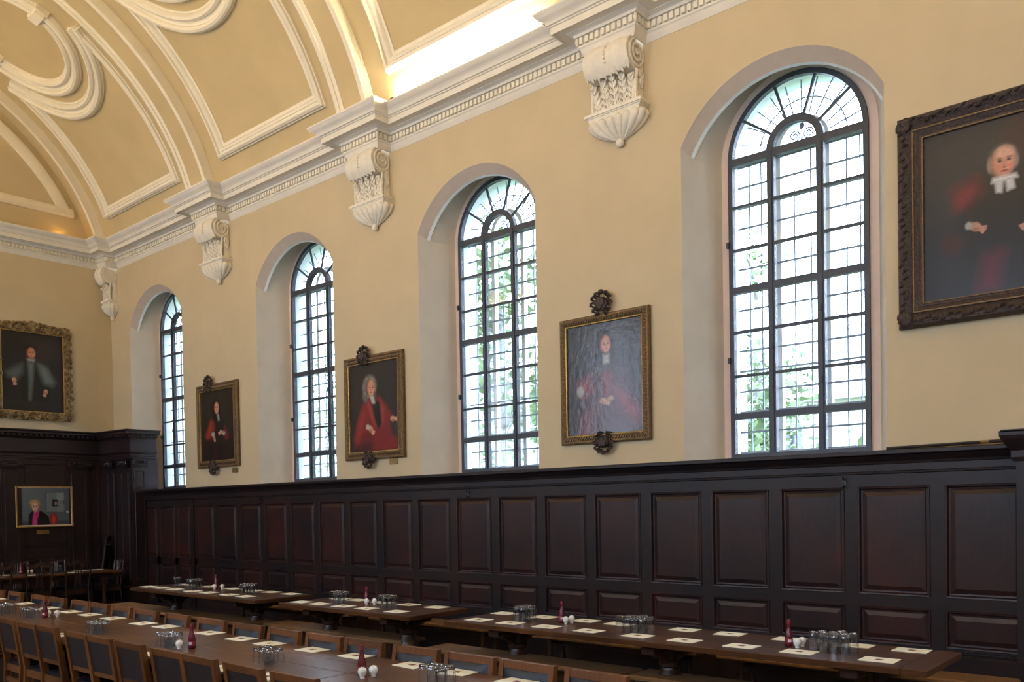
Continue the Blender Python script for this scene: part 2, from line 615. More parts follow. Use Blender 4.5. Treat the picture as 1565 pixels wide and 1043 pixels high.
def bay_ornament(k, parent):
    yc = (BK[k]+BK[k+1])/2 + 0.03
    hw = (BK[k+1]-BK[k])/2-0.655-0.11
    s0 = S_of(19.3)+0.11
    phi = math.radians(72)
    tip = SC_-RO*math.cos(phi)
    ys = [tip+(s0-tip)*i/14 for i in range(15)]
    path = [(yc-hw, s) for s in ys]+[(yc-hw+2*hw*i/6, s0) for i in range(1, 6)]+[(yc+hw, s) for s in ys[::-1]]
    vsweep(MB(), path, FRAME).build('panel_frame', 'cream', parent, smooth=28)
    arc = [(yc+RO*math.sin(-phi+2*phi*i/40), SC_-RO*math.cos(-phi+2*phi*i/40)) for i in range(41)]
    vsweep(MB(), arc, RING).build('outer_ring', 'cream', parent, smooth=28)
    cir = [(yc+RI*1.04*math.sin(2*PI*i/56), SC_-RI*math.cos(2*PI*i/56)) for i in range(56)]
    vsweep(MB(), cir, RING, True).build('inner_ring', 'cream', parent, smooth=28)
    for sg in (-1, 1):
        y0 = yc+sg*RI*1.04
        b = MB()
        for (ya, yb, sa, sb, h) in ((-.17, .17, -.10, .10, .10), (-.14, .14, -.075, .075, .15)):
            b.add([vpt(SC_+s, y0+y, hh) for hh in (-.02, h) for y, s in ((ya, sa), (yb, sa), (yb, sb), (ya, sb))],
                  [(0, 1, 2, 3), (4, 5, 6, 7), (0, 1, 5, 4), (1, 2, 6, 5), (2, 3, 7, 6), (3, 0, 4, 7)])
        b.build('ring_block', 'cream', parent)


def vstrip(m, y0, y1, h0, h1, sA, sB, n=48):
    """curved slab lying on the vault between y0..y1 and heights h0..h1"""
    rings = []
    for i in range(n+1):
        s = sA+(sB-sA)*i/n
        rings.append([vpt(s, y0, h0), vpt(s, y0, h1), vpt(s, y1, h1), vpt(s, y1, h0)])
    m.loft(rings, True, True)
    return m


SA, SB = S_of(13), S_of(167)
for k, yk in enumerate(BK):
    y0, y1 = max(yk-.30, -.05), min(yk+.30, YE+.05)
    if k == 0:
        y1 = 0.36
    vstrip(MB(), y0, y1-.075 if k else y1-.075, -.03, .16, SA, SB).build('rib_face', 'vault', ceiling, smooth=40)
    vstrip(MB(), y1-.075, y1, -.03, .168, SA, SB).build('rib_edge', 'cream', ceiling, smooth=40)
    if 0 < k:
        q = vstrip(MB(), y0-.004, y0+.16, -.03, .172, SA, SB)
        vstrip(q, y0+.02, y0+.09, .15, .195, SA, SB)
        q.build('rib_moulding', 'cream', ceiling, smooth=40)
for k in range(4):
    bay_ornament(k, ceiling)
# the other half of the vault carries the same ornament, mirrored
for o in [c for c in ceiling.children if c.name.split('.')[0] in ('panel_frame', 'outer_ring', 'inner_ring', 'ring_block')]:
    c = o.copy()
    COL.objects.link(c)
    c.parent = ceiling
    c.scale = (-1, 1, 1)
    c.location = (2*XM, 0, 0)

# lunette moulding on the end wall
def ell(d, t):
    return (XM-(VA-d)*math.cos(t), ZM+(VB-d)*math.sin(t))


tA = math.asin((7.57-ZM)/(VB-.30))
tB = math.asin((7.75-ZM)/(VB-.52))
rings = []
for i in range(49):
    f = i/48
    ta = tA+(PI-2*tA)*f
    tb = tB+(PI-2*tB)*f
    (xa, za), (xb, zb) = ell(.30, ta), ell(.50, tb)
    mid = ((xa*2+xb)/3, (za*2+zb)/3)
    rings.append([(xa, -.01, za), (xa, .05, za), (mid[0], .065, mid[1]), (xb, .03, zb), (xb, -.01, zb)])
lun = MB().loft(rings, True, True)
lun.build('lunette_arch_moulding', 'cream', bpy.data.objects['wall_end'], smooth=50)
q = MB()
prof = [(-.01, 7.57), (.05, 7.57), (.075, 7.61), (.05, 7.66), (.06, 7.69), (.04, 7.73), (.02, 7.75), (-.01, 7.75)]
x0 = ell(.30, tA)[0]
q.loft([[(x, y, z) for y, z in prof] for x in (x0, 2*XM-x0)], True, True)
q.build('lunette_base_moulding', 'cream', bpy.data.objects['wall_end'], smooth=40)

# ------------------------------------------------------------------ cornice with breakouts over the corbels
CB, CW = 0.229, 0.305
CPROF = [(-.015, 6.665), (.006, 6.665), (.014, 6.68), (.03, 6.70), (.045, 6.735), (.06, 6.745), (.06, 6.765), (.045, 6.768), (.045, 6.85), (.085, 6.853),
         (.10, 6.875), (.135, 6.89), (.15, 6.895), (.15, 6.90), (.255, 6.895), (.255, 6.885), (.27, 6.885), (.27, 6.955), (.285, 6.96), (.285, 6.972), (.305, 6.978), (.31, 6.995),
         (.33, 7.02), (.36, 7.035), (.385, 7.05), (.40, 7.075), (.406, 7.08), (.406, 7.10), (.15, 7.115)]


def cpath(p):
    r = [(XM, p), (WX+CB+p, p), (WX+CB+p, BK[0]+CW+p), (WX+p, BK[0]+CW+p)]
    for yk in BK[1:6]:
        r += [(WX+p, yk-CW-p), (WX+CB+p, yk-CW-p), (WX+CB+p, yk+CW+p), (WX+p, yk+CW+p)]
    return r+[(WX+p, YE)]


trim = setting('trim_1')
npth = len(cpath(0))
q = MB().loft([[(*cpath(p)[i], z) for p, z in CPROF] for i in range(npth)], False)
cm = q.mesh('cornice_moulding', 30)
cm.materials.append(M['white'])
link('cornice_moulding', cm, trim)
dn = MB()
P0 = cpath(.045)
for (xa, ya), (xb, yb) in zip(P0[:-1], P0[1:]):
    L = math.hypot(xb-xa, yb-ya)
    if L < 0.1:
        continue
    n = max(1, int(round(L/0.068)))
    ux, uy = (xb-xa)/L, (yb-ya)/L
    # room side normal
    if abs(uy) > abs(ux):
        nx, ny = (1.0, 0.0)
    else:
        nx, ny = (0.0, 1.0 if (ya > 1 and (xb > xa) is False) or ya < 0.5 else -1.0)
        if ya > 1 and xb > xa:
            ny = -1.0
    for i in range(n):
        t = (i+.5)/n*L
        px, py = xa+ux*t, ya+uy*t
        hw = .021
        x0, x1 = sorted((px-abs(ux)*hw, px+abs(ux)*hw+nx*.032)) if nx else sorted((px-hw, px+hw))
        if nx:
            x0, x1 = px-.005, px+.032
            y0, y1 = py-hw, py+hw
        else:
            x0, x1 = px-hw, px+hw
            y0, y1 = (py-.005, py+.032) if ny > 0 else (py-.032, py+.005)
        dn.box(x0, x1, y0, y1, 6.775, 6.842)
dm = dn.mesh('dentils')
dm.materials.append(M['cream'])
d_o = link('dentils', dm, trim)
d_o['kind'] = 'stuff'
for yk in BK[1:5]:
    for sg in (-1, 1):
        x, y = WX+CB+.065, yk+sg*(CW+.065)
        MB().lathe([(.004, 6.765), (.018, 6.785), (.024, 6.81), (.018, 6.84), (.006, 6.85)], 8, (x, y)).build('corner_drop', 'cream', trim, smooth=50)
trim2 = setting('trim_2')
trim2.scale = (-1, 1, 1)
trim2.location = (2*XM, 0, 0)
link('cornice_moulding', cm, trim2)
d_o = link('dentils', dm, trim2)
d_o['kind'] = 'stuff'

# ------------------------------------------------------------------ windows
BAR_Z = [2.29, 2.71, 3.13, 3.585, 4.02, 4.44, 4.885, 5.345]
THICK = {2.29: .06, 2.71: .065, 4.02: .07, 5.345: .075}
FH = 0.715           # half width of the dark frame
MU = 0.2525          # mullion offset


def ring_mesh(m, r0, r1, x0, x1, zc, a0=0, a1=PI, n=28):
    rings = []
    for i in range(n+1):
        a = a0+(a1-a0)*i/n
        c, s_ = math.cos(a), math.sin(a)
        rings.append([(x0, r0*c, zc+r0*s_), (x1, r0*c, zc+r0*s_), (x1, r1*c, zc+r1*s_), (x0, r1*c, zc+r1*s_)])
    m.loft(rings, True, True)
    return m


def sector(r0, r1, a0, a1, x0, x1, zc, n=8):
    m = MB()
    poly = [(r0*math.cos(a0+(a1-a0)*i/n), zc+r0*math.sin(a0+(a1-a0)*i/n)) for i in range(n+1)] if r0 > 0 else [(0, zc)]
    poly = poly+[(r1*math.cos(a1-(a1-a0)*i/n), zc+r1*math.sin(a1-(a1-a0)*i/n)) for i in range(n+1)]
    m.prism(poly, lambda u, v: (x0, u, v), lambda u, v: (x1, u, v))
    return m


ZS = 5.36
WMESH = []


def wpart(name, m, mt, smooth=None):
    me = m.mesh(name, smooth)
    me.materials.append(M[mt])
    WMESH.append((name, me))


# inner dark metal window
m = MB().box(-.03, .03, -FH, -FH+.05, 2.24, ZS)
m.box(-.03, .03, FH-.05, FH, 2.24, ZS)
m.box(-.03, .03, -FH+.05, FH-.05, 2.24, 2.32)
ring_mesh(m, FH-.05, FH, -.03, .03, ZS)
wpart('frame', m, 'iron', 40)
for sg in (-1, 1):
    m = MB().box(-.03, .03, sg*MU-.037, sg*MU+.037, 2.32, ZS)
    m.box(.03, .042, sg*MU-.018, sg*MU+.018, 2.32, ZS)
    wpart('mullion', m, 'iron')
for z in BAR_Z[1:]:
    t = THICK.get(z, .028)
    d = .032 if t > .03 else .015
    wpart('transom' if t > .03 else 'glazing_bar', MB().box(-d, d, -FH+.05, FH-.05, z-t/2, z+t/2), 'iron')
wpart('fan_ring', ring_mesh(MB(), MU-.03, MU+.04, -.034, .034, ZS), 'iron', 40)
for a in (36, 72, 108, 144):
    a = math.radians(a)
    wpart('fan_bar', MB().bar((0, (MU+.03)*math.cos(a), ZS+(MU+.03)*math.sin(a)), (0, (FH-.04)*math.cos(a), ZS+(FH-.04)*math.sin(a)), .024, .024), 'iron')
ylim = [(-FH+.05, -MU-.037), (-MU+.037, MU-.037), (MU+.037, FH-.05)]
zl = BAR_Z
for j in range(7):
    for (ya, yb) in ylim:
        wpart('pane', MB().box(-.004, .004, ya, yb, zl[j]+.03, zl[j+1]-.015), 'pane')
for j in range(5):
    wpart('pane', sector(MU+.04, FH-.05, math.radians(36*j), math.radians(36*j+36), -.004, .004, ZS), 'pane')
wpart('pane', sector(0, MU-.03, 0.05, PI-.05, -.004, .004, ZS, 14), 'pane')
for (y, z) in ((-FH+.0, 3.3), (-FH, 4.5), (MU, 3.0), (MU, 3.7), (-MU, 3.4)):
    wpart('catch', MB().box(.03, .06, y-.012, y+.012, z-.03, z+.03), 'iron')
# outer leaded window with stone mullions, 0.3 m further out
XO2 = -.19
for sg in (-1, 1):
    wpart('stone_mullion', MB().box(XO2-.035, XO2+.035, sg*.2525-.027, sg*.2525+.027, 2.22, 5.42), 'pale')
wpart('stone_tracery', ring_mesh(MB(), .225, .28, XO2-.035, XO2+.035, 5.42), 'pale', 40)
wpart('stone_transom', MB().box(XO2-.05, XO2+.05, -.69, .69, 5.37, 5.45), 'pale')
zz = 2.34
while zz < 5.36:
    wpart('saddle_bar', MB().box(XO2+.025, XO2+.045, -.69, .69, zz-.009, zz+.009), 'lead')
    zz += 0.215
for y in (-.57, -.44, -.085, .085, .44, .57):
    wpart('lead_bar', MB().box(XO2+.01, XO2+.026, y-.006, y+.006, 2.22, 5.4), 'lead')
for a in range(15, 180, 15):
    a = math.radians(a)
    wpart('fan_lead', MB().bar((XO2+.02, .29*math.cos(a), 5.42+.29*math.sin(a)), (XO2+.02, .67*math.cos(a), 5.42+.67*math.sin(a)), .012, .012), 'lead')
wpart('fan_lead', ring_mesh(MB(), .45, .462, XO2+.01, XO2+.022, 5.42), 'lead')
sc = MB()
for sg in (-1, 1):
    pts = []
    for i in range(22):
        a = i/21*3.6*PI
        r = .012+.05*i/21
        pts.append((XO2+.02, sg*(.075+r*math.cos(a)), 5.52+r*math.sin(a)))
    sc.tube(pts, .008, 5)
sc.tube([(XO2+.02, 0, 5.45), (XO2+.02, 0, 5.64)], [.012, .004], 5)
sc.ball((XO2+.02, 0, 5.60), .012, .03, .035)
wpart('scroll_ironwork', sc, 'lead', 50)
for (ya, yb) in ((-.69, -.29), (-.21, .21), (.29, .69)):
    wpart('leaded_pane', MB().box(XO2-.003, XO2+.003, ya, yb, 2.22, 5.37), 'pane')
wpart('leaded_pane', sector(0, .68, .03, PI-.03, XO2-.003, XO2+.003, 5.45, 20), 'pane')
for k in range(4):
    wn = setting('window_%d' % (k+1))
    wn.location = (-.54, WIN_Y[k], 0)
    for n, me in WMESH:
        link(n, me, wn)
# windows outside the picture: same frames, plain
far = [(n, me) for n, me in WMESH if n in ('frame', 'mullion', 'transom', 'fan_ring', 'stone_mullion')]
n_w = 5
for x, ylist, rz in ((-.54, WIN_Y[4:], 0), (XO+.49, WIN_Y, PI)):
    for y in ylist:
        wn = setting('window_%d' % n_w)
        n_w += 1
        wn.location = (x, y, 0)
        wn.rotation_euler = (0, 0, rz)
        for n, me in far:
            link(n, me, wn)

# ================================================================== OAK PANELLING UNDER THE WINDOWS
def panel_mesh(name, w, h, mt):
    def rect(i, x):
        return [(x, i, i), (x, w-i, i), (x, w-i, h-i), (x, i, h-i)]
    m = MB().loft([rect(-.012, -.002), rect(-.006, .008), rect(.006, .006), rect(.016, -.022), rect(.03, -.024), rect(.034, -.018), rect(.072, -.004)], True)
    n = len(m.v)
    m.f.append((n-4, n-3, n-2, n-1))
    me = m.mesh(name)
    me.materials.append(M[mt])
    return me


ZU0, ZU1, ZL0, ZL1 = 0.985, 1.922, 0.560, 0.862
wains = setting('trim_3')
PW, PM_ = 0.585, 0.72
up_me = panel_mesh('upper_panel', PW, ZU1-ZU0, 'panel')
lo_me = panel_mesh('lower_panel', PW, ZL1-ZL0, 'panel')
st_u = MB().box(-.05, 0, 0, PM_-PW, ZU0, ZU1).mesh('stile')
st_l = MB().box(-.05, 0, 0, PM_-PW, ZL0, ZL1).mesh('stile')
for me in (st_u, st_l):
    me.materials.append(M['oak'])
for i in range(18):
    y = 3.23+PM_*i
    link('upper_panel', up_me, wains, (0, y, ZU0))
    link('lower_panel', lo_me, wains, (0, y, ZL0))
    link('stile', st_u, wains, (0, y+PW, 0))
    link('stile', st_l, wains, (0, y+PW, 0))
for (ya, yb) in ((1.19, 1.76), (1.89, 2.44), (2.55, 2.99)):
    link('upper_panel', panel_mesh('upper_panel', yb-ya, ZU1-ZU0, 'panel'), wains, (-.008, ya, ZU0))
    link('lower_panel', panel_mesh('lower_panel', yb-ya, .85-.30, 'panel'), wains, (-.008, ya, .30))
for (ya, yb) in ((0.5, 1.19), (1.76, 1.89), (2.44, 2.55), (2.99, 3.07)):
    MB().box(-.05, -.008, ya, yb, .1, ZU1).build('stile', 'oak', wains)
MB().box(-.05, .022, 3.07, 3.17, 0, 2.05).build('pilaster_strip', 'oak', wains)
MB().box(-.05, 0, 3.17, 3.23, ZL0, ZU1).build('stile', 'oak', wains)
for nm, z0, z1 in (('top_rail', ZU1, 2.045), ('middle_rail', ZL1, ZU0), ('bottom_rail', .40, ZL0)):
    MB().box(-.05, 0, 3.17, 16.2, z0, z1).build(nm, 'oak', wains)
    z0 = .10 if nm == 'bottom_rail' else z0
    z1 = .30 if nm == 'bottom_rail' else z1
    if nm == 'middle_rail':
        z0 = .85
    MB().box(-.05, -.008, .5, 3.07, z0, z1).build(nm, 'oak', wains)
prof = [(-.06, 2.04), (.0, 2.04), (.016, 2.046), (.018, 2.062), (.004, 2.068), (.004, 2.125), (.016, 2.13), (.022, 2.15), (.045, 2.17), (.07, 2.20), (.095, 2.206), (.10, 2.212), (.10, 2.238), (.092, 2.246), (-.06, 2.246)]
lg = MB().loft([[(x, y, z) for x, z in prof] for y in (.6, 16.2)], True, True)
lg.build('ledge_moulding', 'oak', wains, smooth=30)
MB().box(-.05, .012, .5, 16.2, 0, .12).build('skirting', 'oak', wains)
MB().box(-.05, -.004, 3.17, 16.2, .12, .40).build('base_board', 'oak', wains)
# boxed heating pipes with an iron grille along the foot of the panelling
hc_ = MB().box(0, .255, 8.0, 16.2, 0, .40)
hc_.box(.235, .255, 8.0, 16.2, .40, .525)
hc_.box(.0, .05, 8.0, 16.2, .40, .535)
hc_.box(.205, .275, 8.0, 16.2, .515, .535)
hc_.build('heating_casing', 'oak', wains)
gr = MB()
y = 8.02
while y < 16.18:
    gr.bar((.05, y, .522), (.21, y+.10, .522), .012, .008)
    gr.bar((.05, y+.10, .520), (.21, y, .520), .012, .008)
    y += .055
g_ = gr.build('iron_grille', 'black', wains)
g_['kind'] = 'stuff'

# projecting oak door surround at the right end of the panelling
rp = setting('trim_4')
MB().box(-.04, .17, 16.02, 16.75, 0, 2.16).build('pier_body', 'oak', rp)
pr_ = [(0, 2.10), (.02, 2.10), (.03, 2.13), (.03, 2.18), (.06, 2.22), (.09, 2.27), (.10, 2.30), (.10, 2.335), (0, 2.335)]
q = MB()
q.loft([[(-.045, 16.02-p, z) for p, z in pr_], [(.17+p, 16.02-p, z) for p, z in pr_], [(.17+p, 16.75+p, z) for p, z in pr_]], False)
q.box(-.045, .27, 15.93, 16.84, 2.325, 2.345)
q.build('pier_cap', 'oak', rp)
link('upper_panel', panel_mesh('upper_panel', .5, .94, 'panel'), rp, (.176, 16.14, ZU0))

# coat hooks screwed to the top rail
HK = [(5.32, 'between the two left portraits and the long panelling'), (9.93, 'below the third window from the end wall'), (14.63, 'below the nearest big window')]
for (y, d), nth in zip(HK, ('farthest', 'middle', 'nearest')):
    t = thing('coat_hook', '%s small black iron hook on the panelling top rail' % nth, 'hook', (0, y, 1.97), 0, 'hooks on the panelling rail')
    MB().box(0, .008, -.015, .015, -.05, .05).build('back_plate', 'black', t)
    MB().tube([(.004, 0, .03), (.04, 0, .035), (.055, 0, .06)], .007, 6).build('upper_prong', 'black', t)
    MB().tube([(.004, 0, -.02), (.035, 0, -.045), (.05, 0, -.03), (.052, 0, -.01)], .007, 6).build('lower_prong', 'black', t)

# ================================================================== OAK SCREEN ON THE END WALL
scr = setting('trim_5')


def epanel(x1, x0, z0, z1, y, parent=scr):
    """fielded panel facing +Y from x0 to x1"""
    o = link('panel', panel_mesh('panel', x1-x0, z1-z0, 'blackoak'), parent, (x1, y, z0))
    o.rotation_euler = (0, 0, PI/2)
    return o


MB().box(.20, 8.15, -.02, .06, 0, 3.0).build('backing_boards', 'blackoak', scr)
ent = [(.06, 2.86), (.075, 2.87), (.075, 2.91), (.09, 2.915), (.09, 2.955), (.105, 2.965), (.12, 2.99), (.09, 3.0), (.09, 3.24), (.10, 3.25), (.115, 3.275), (.14, 3.28), (.14, 3.30), (.19, 3.335), (.19, 3.365), (.21, 3.39), (.21, 3.41), (-.02, 3.415)]


def epath(p):
    return [(8.1, p), (.26+p-.06, p), (.26+p-.06, 1.36+p-.06), (-.20-p*.3, 1.36+p-.06)]


q = MB().loft([[(*epath(p)[i], z-.02*(i > 1)) for p, z in ent] for i in range(4)], False)
q.build('entablature', 'blackoak', scr, smooth=25)
dd = MB()
for i in range(80):
    x = .42+i*.095
    dd.box(x, x+.05, .10, .185, 3.285, 3.32)
for i in range(12):
    y = .26+i*.095
    dd.box(.28, .385, y, y+.05, 3.27, 3.305)
for i in range(6):
    x = .22-i*.085
    dd.box(x, x+.045, 1.36, 1.465, 3.262, 3.297)
d_ = dd.build('modillions', 'blackoak', scr)
d_['kind'] = 'stuff'


def capital(x, y, z, w, rz, parent):
    """carved ionic capital, facing +Y before rotation"""
    m = MB().box(-w/2-.03, w/2+.03, 0, .085, .13, .16)
    m.box(-w/2, w/2, 0, .06, 0, .13)
    for sg in (-1, 1):
        pts = []
        for i in range(20):
            a = PI/2-sg*i/19*3.4*PI
            r = .066*(1-i/22)
            pts.append((sg*(w/2-.005)+r*math.cos(a), .065+.02*i/19, .07+r*math.sin(a)))
        m.tube(pts, .013, 5)
        m.ball((sg*(w/2-.005), .07, .07), .02)
    for i in range(5):
        m.ball(((i-2)*w/7, .06, .10), w/17, .025, .03)
    m.tube([(-w/2+.03, .07, .06), (0, .08, .03), (w/2-.03, .07, .06)], .012, 5)
    o = m.build('capital', 'blackoak', parent, smooth=50, loc=(x, y, z))
    o.rotation_euler = (0, 0, rz)


for (xa, xb) in ((.52, .90), (1.74, 2.08), (3.3, 3.65), (4.6, 4.95), (5.9, 6.25)):
    MB().box(xa, xb, .06, .10, .35, 2.70).build('pilaster', 'blackoak', scr)
    MB().box(xa-.03, xb+.03, .06, .13, 0, .40).build('pilaster_base', 'blackoak', scr)
    epanel(xb-.07, xa+.07, .48, 2.58, .10)
    capital((xa+xb)/2, .10, 2.69, xb-xa-.04, 0, scr)
for (xa, xb) in ((.985, 1.66), (2.18, 3.2), (3.75, 4.5), (5.05, 5.8)):
    epanel(xb, xa, 1.30, 2.76, .062)
    epanel(xb, xa, 1.02, 1.20, .062)
    epanel(xb, xa, .18, .94, .062)
epanel(.46, .33, 1.30, 2.76, .062)
epanel(.46, .33, .18, 1.2, .062)
# the return of the screen along the window wall
rt_ = setting('trim_6')
MB().box(-.26, .26, .0, 1.36, 0, 2.86).build('pier_body', 'blackoak', rt_)
MB().box(-.24, .25, .0, 1.35, 2.86, 3.40).build('pier_head', 'blackoak', rt_)
MB().box(.26, .285, .35, .75, .42, 2.68).build('pilaster', 'blackoak', rt_)
MB().box(.26, .285, .95, 1.34, .42, 2.68).build('pilaster', 'blackoak', rt_)
MB().box(-.02, .25, 1.36, 1.385, .42, 2.68).build('pilaster', 'blackoak', rt_)
MB().box(-.26, .32, .02, 1.42, .0, .12).box(-.26, .30, .02, 1.40, .12, .38).box(-.26, .33, .02, 1.43, .38, .42).build('pier_plinth', 'blackoak', rt_)
for ya in (.41, 1.01):
    link('panel', panel_mesh('panel', .27, 2.02, 'blackoak'), rt_, (.29, ya, .55))
epanel(.20, .03, 2.30, 2.60, 1.388, rt_)
epanel(.20, .03, .55, 2.2, 1.388, rt_)
capital(.115, 1.37, 2.68, .24, 0, rt_)
capital(.28, 1.15, 2.68, .26, -PI/2, rt_)
capital(.28, .55, 2.68, .26, -PI/2, rt_)

# ================================================================== CORBELS UNDER THE RIBS
def make_corbel():
    t = thing('corbel', 'x', 'corbel')
    hwid = .27
    # side profile (x,z), x from the plaster, z up; scroll body
    prof = [(0, 6.685)]
    cxv, czv, rv = .150, 6.525, .160
    for i in range(13):
        a = math.radians(95-i*20)
        prof.append((cxv+rv*math.cos(a), czv+rv*math.sin(a)))
    prof += [(.085, 6.35), (.090, 6.28), (.105, 6.18), (.108, 6.10), (.105, 6.03), (0, 6.03)]
    MB().prism(prof, lambda u, v: (u, -hwid, v), lambda u, v: (u, hwid, v)).build('scroll_body', 'corbel', t, smooth=35)
    for sg in (-1, 1):
        m = MB()
        pts, rr = [], []
        for i in range(50):
            f = i/49
            a = math.radians(80)-f*5.0*PI
            r = .140*(1-f)**0.85+.008
            pts.append((cxv-.012+r*math.cos(a), sg*(hwid+.008+.018*f), czv+r*math.sin(a)))
            rr.append(.017*(1-.55*f))
        m.tube(pts, rr, 6)
        m.ball((cxv-.012, sg*(hwid+.02), czv), .022)
        m.tube([(.135, sg*(hwid+.004), 6.37), (.15, sg*(hwid+.004), 6.28), (.155, sg*(hwid+.004), 6.16), (.145, sg*(hwid+.004), 6.04)], [.018, .02, .02, .02], 6)
        m.build('volute', 'corbel', t, smooth=50)
        m = MB()
        for (x, z, rx, rz_, ) in ((.055, 6.36, .03, .05), (.085, 6.34, .022, .05), (.03, 6.33, .022, .045), (.055, 6.29, .022, .05), (.075, 6.26, .016, .04), (.035, 6.27, .016, .04), (.055, 6.23, .014, .04)):
            m.ball((x, sg*(hwid+.006), z), rx, .022, rz_, 7, 5)
        m.build('side_leaf', 'corbel', t, smooth=60)
    # draped leaf over the front of the scroll, two lobes with a beaded rib between them
    m = MB()
    rows, nn = [], 36
    for i in range(13):
        a = math.radians(100-i*13)
        row = []
        for j in range(nn+1):
            y = -hwid*1.03+2.06*hwid*j/nn
            f = abs(y)/hwid
            lobe = .020*math.sin(PI*min(1, f))+.004
            aa = a
            if i == 12:
                aa -= math.radians(6*math.sin(j*2.6)+5*math.sin(j*1.3+1)+6*(1-f))
            r = rv+.018+lobe+(0.012 if i == 12 else 0)
            row.append((cxv+r*math.cos(aa), y, czv+r*math.sin(aa)))
        rows.append(row)
    m.loft(rows, False)
    inner = [[(cxv+(p[0]-cxv)*.90, p[1], czv+(p[2]-czv)*.90) for p in r] for r in rows]
    m.loft(inner, False)
    m.loft([rows[-1], inner[-1]], False)
    m.loft([[r[0] for r in rows], [r[0] for r in inner]], False)
    m.loft([[r[-1] for r in rows], [r[-1] for r in inner]], False)
    m.build('draped_leaf', 'corbel', t, smooth=50)
    m = MB()
    for i in range(9):
        a = math.radians(85-i*13)
        m.ball((cxv+(rv+.03)*math.cos(a), 0, czv+(rv+.03)*math.sin(a)), .016)
    m.build('bead_rib', 'corbel', t, smooth=60)
    # acanthus leaves standing on the cap, in the hollow below the drape
    for yc, h, lean, wd in ((-.205, .25, -.035, .075), (-.10, .30, -.02, .085), (.10, .30, .02, .085), (.205, .25, .035, .075), (0, .33, 0, .09)):
        m = MB()
        stem = [(.112+.015*math.sin(f*PI*.5)+.055*f**3+(.010 if yc == 0 else 0), yc+lean*f, 6.045+h*f) for f in [i/10 for i in range(11)]]
        m.tube(stem, [.013*(1-.5*i/10)+.004 for i in range(11)], 6)
        for i in range(1, 11, 2):
            f = i/10
            px, py, pz = stem[i]
            wl = wd*(1.0-.55*f)
            for sg in (-1, 1):
                # pointed lobe sweeping out and up, with two side teeth
                tipp = Vector((px+.026, py+sg*wl, pz+.055))
                m.tube([(px, py, pz-.02), (px+.012, py+sg*wl*.5, pz+.005), tipp], [.012, .017, .003], 5)
                m.tube([(px+.010, py+sg*wl*.45, pz), (px+.026, py+sg*wl*.95, pz+.012)], [.011, .003], 5)
                m.tube([(px+.010, py+sg*wl*.35, pz+.012), (px+.030, py+sg*wl*.55, pz+.052)], [.010, .003], 5)
        m.tube([stem[-2], (stem[-1][0]+.02, stem[-1][1], stem[-1][2]+.005), (stem[-1][0]+.04, stem[-1][1], stem[-1][2]-.015)], [.018, .024, .008], 6)
        m.build('acanthus_leaf', 'corbel', t, smooth=60)
    # moulded cap plate
    m = MB()
    for z0, z1, o in ((5.985, 6.000, .0), (6.000, 6.012, .012), (6.012, 6.040, .028), (6.040, 6.050, .016)):
        m.box(0, .175+o, -.335-o, .335+o, z0, z1)
    m.build('cap_plate', 'corbel', t)
    # fluted pendant running to a point
    core, nseg = [], 13
    for i in range(9):
        f = i/8
        s_ = math.cos(f*PI/2*.97)**.8
        z = 5.988-.25*f
        hw, dp = .315*s_+.008, .155*s_+.015
        core.append([(0, -hw, z), (dp, -hw, z), (dp, hw, z), (0, hw, z)])
    MB().loft(core, True, True).build('pendant_core', 'corbel', t, smooth=35)
    starts = [(.155, y) for y in (-.27, -.16, -.055, .055, .16, .27)]+[(x, sg*.315) for sg in (-1, 1) for x in (.11, .035)]
    for (sx, sy) in starts:
        pts, rr = [], []
        for i in range(10):
            f = i/9
            s_ = math.cos(f*PI/2*.97)**.8
            pts.append((sx*s_+.02*(1-s_), sy*s_, 5.965-.225*f))
            rr.append(.052*s_*(1 if i else .55)+.003)
        MB().tube(pts, rr, 7).build('gadroon', 'corbel', t, smooth=60)
    MB().ball((.05, 0, 5.705), .047, n=14, m=10).build('ball_finial', 'corbel', t, smooth=80)
    return t


crb = make_corbel()
crb.location = (WX, BK[1], 0)
crb['label'] = 'carved plaster scroll corbel between the two farthest arched windows'
crb['group'] = 'scroll corbels under the cornice'
dup(crb, (WX, BK[2], 0), 0, 'carved plaster scroll corbel between the second and third windows from the end wall')
dup(crb, (WX, BK[3], 0), 0, 'largest carved scroll corbel, left of the nearest arched window')
dup(crb, (WX, .175, 0), 0, 'narrow half-width scroll corbel in the far corner of the hall', scale=(1, .5, 1))

# ================================================================== COVE LAMPS
t = thing('cove_lamp', 'glowing fluorescent tube lamp lying behind the cornice between two corbels', 'lamp', (.262, 0, 0))
MB().tube([(0, 8.97, 7.148), (0, 11.45, 7.148)], .013, 8).build('tube', 'tube', t)
MB().box(-.022, .022, 8.9, 8.97, 7.118, 7.165).box(-.022, .022, 11.45, 11.52, 7.118, 7.165).build('end_cap', 'black', t)
t = thing('cove_bulb', 'small warm bulb glowing behind the end wall cornice', 'lamp', (.92, .11, 7.112))
MB().ball((0, 0, .035), .018).build('bulb', 'bulb', t)
MB().lathe([(.016, 0), (.016, .02), (.01, .024)], 10).build('bulb_holder', 'black', t)

# dark pole lying along the ledge near the right end
t = thing('wooden_pole', 'long thin dark pole lying on the panelling ledge by the big portrait', 'pole', (.02, 15.0, 2.262))
MB().tube([(0, 0, 0), (0, .93, .012)], .014, 8).build('shaft', 'black', t)
MB().tube([(0, .74, .0096), (0, .80, .0104)], .0148, 8).build('ferrule', 'brass', t)

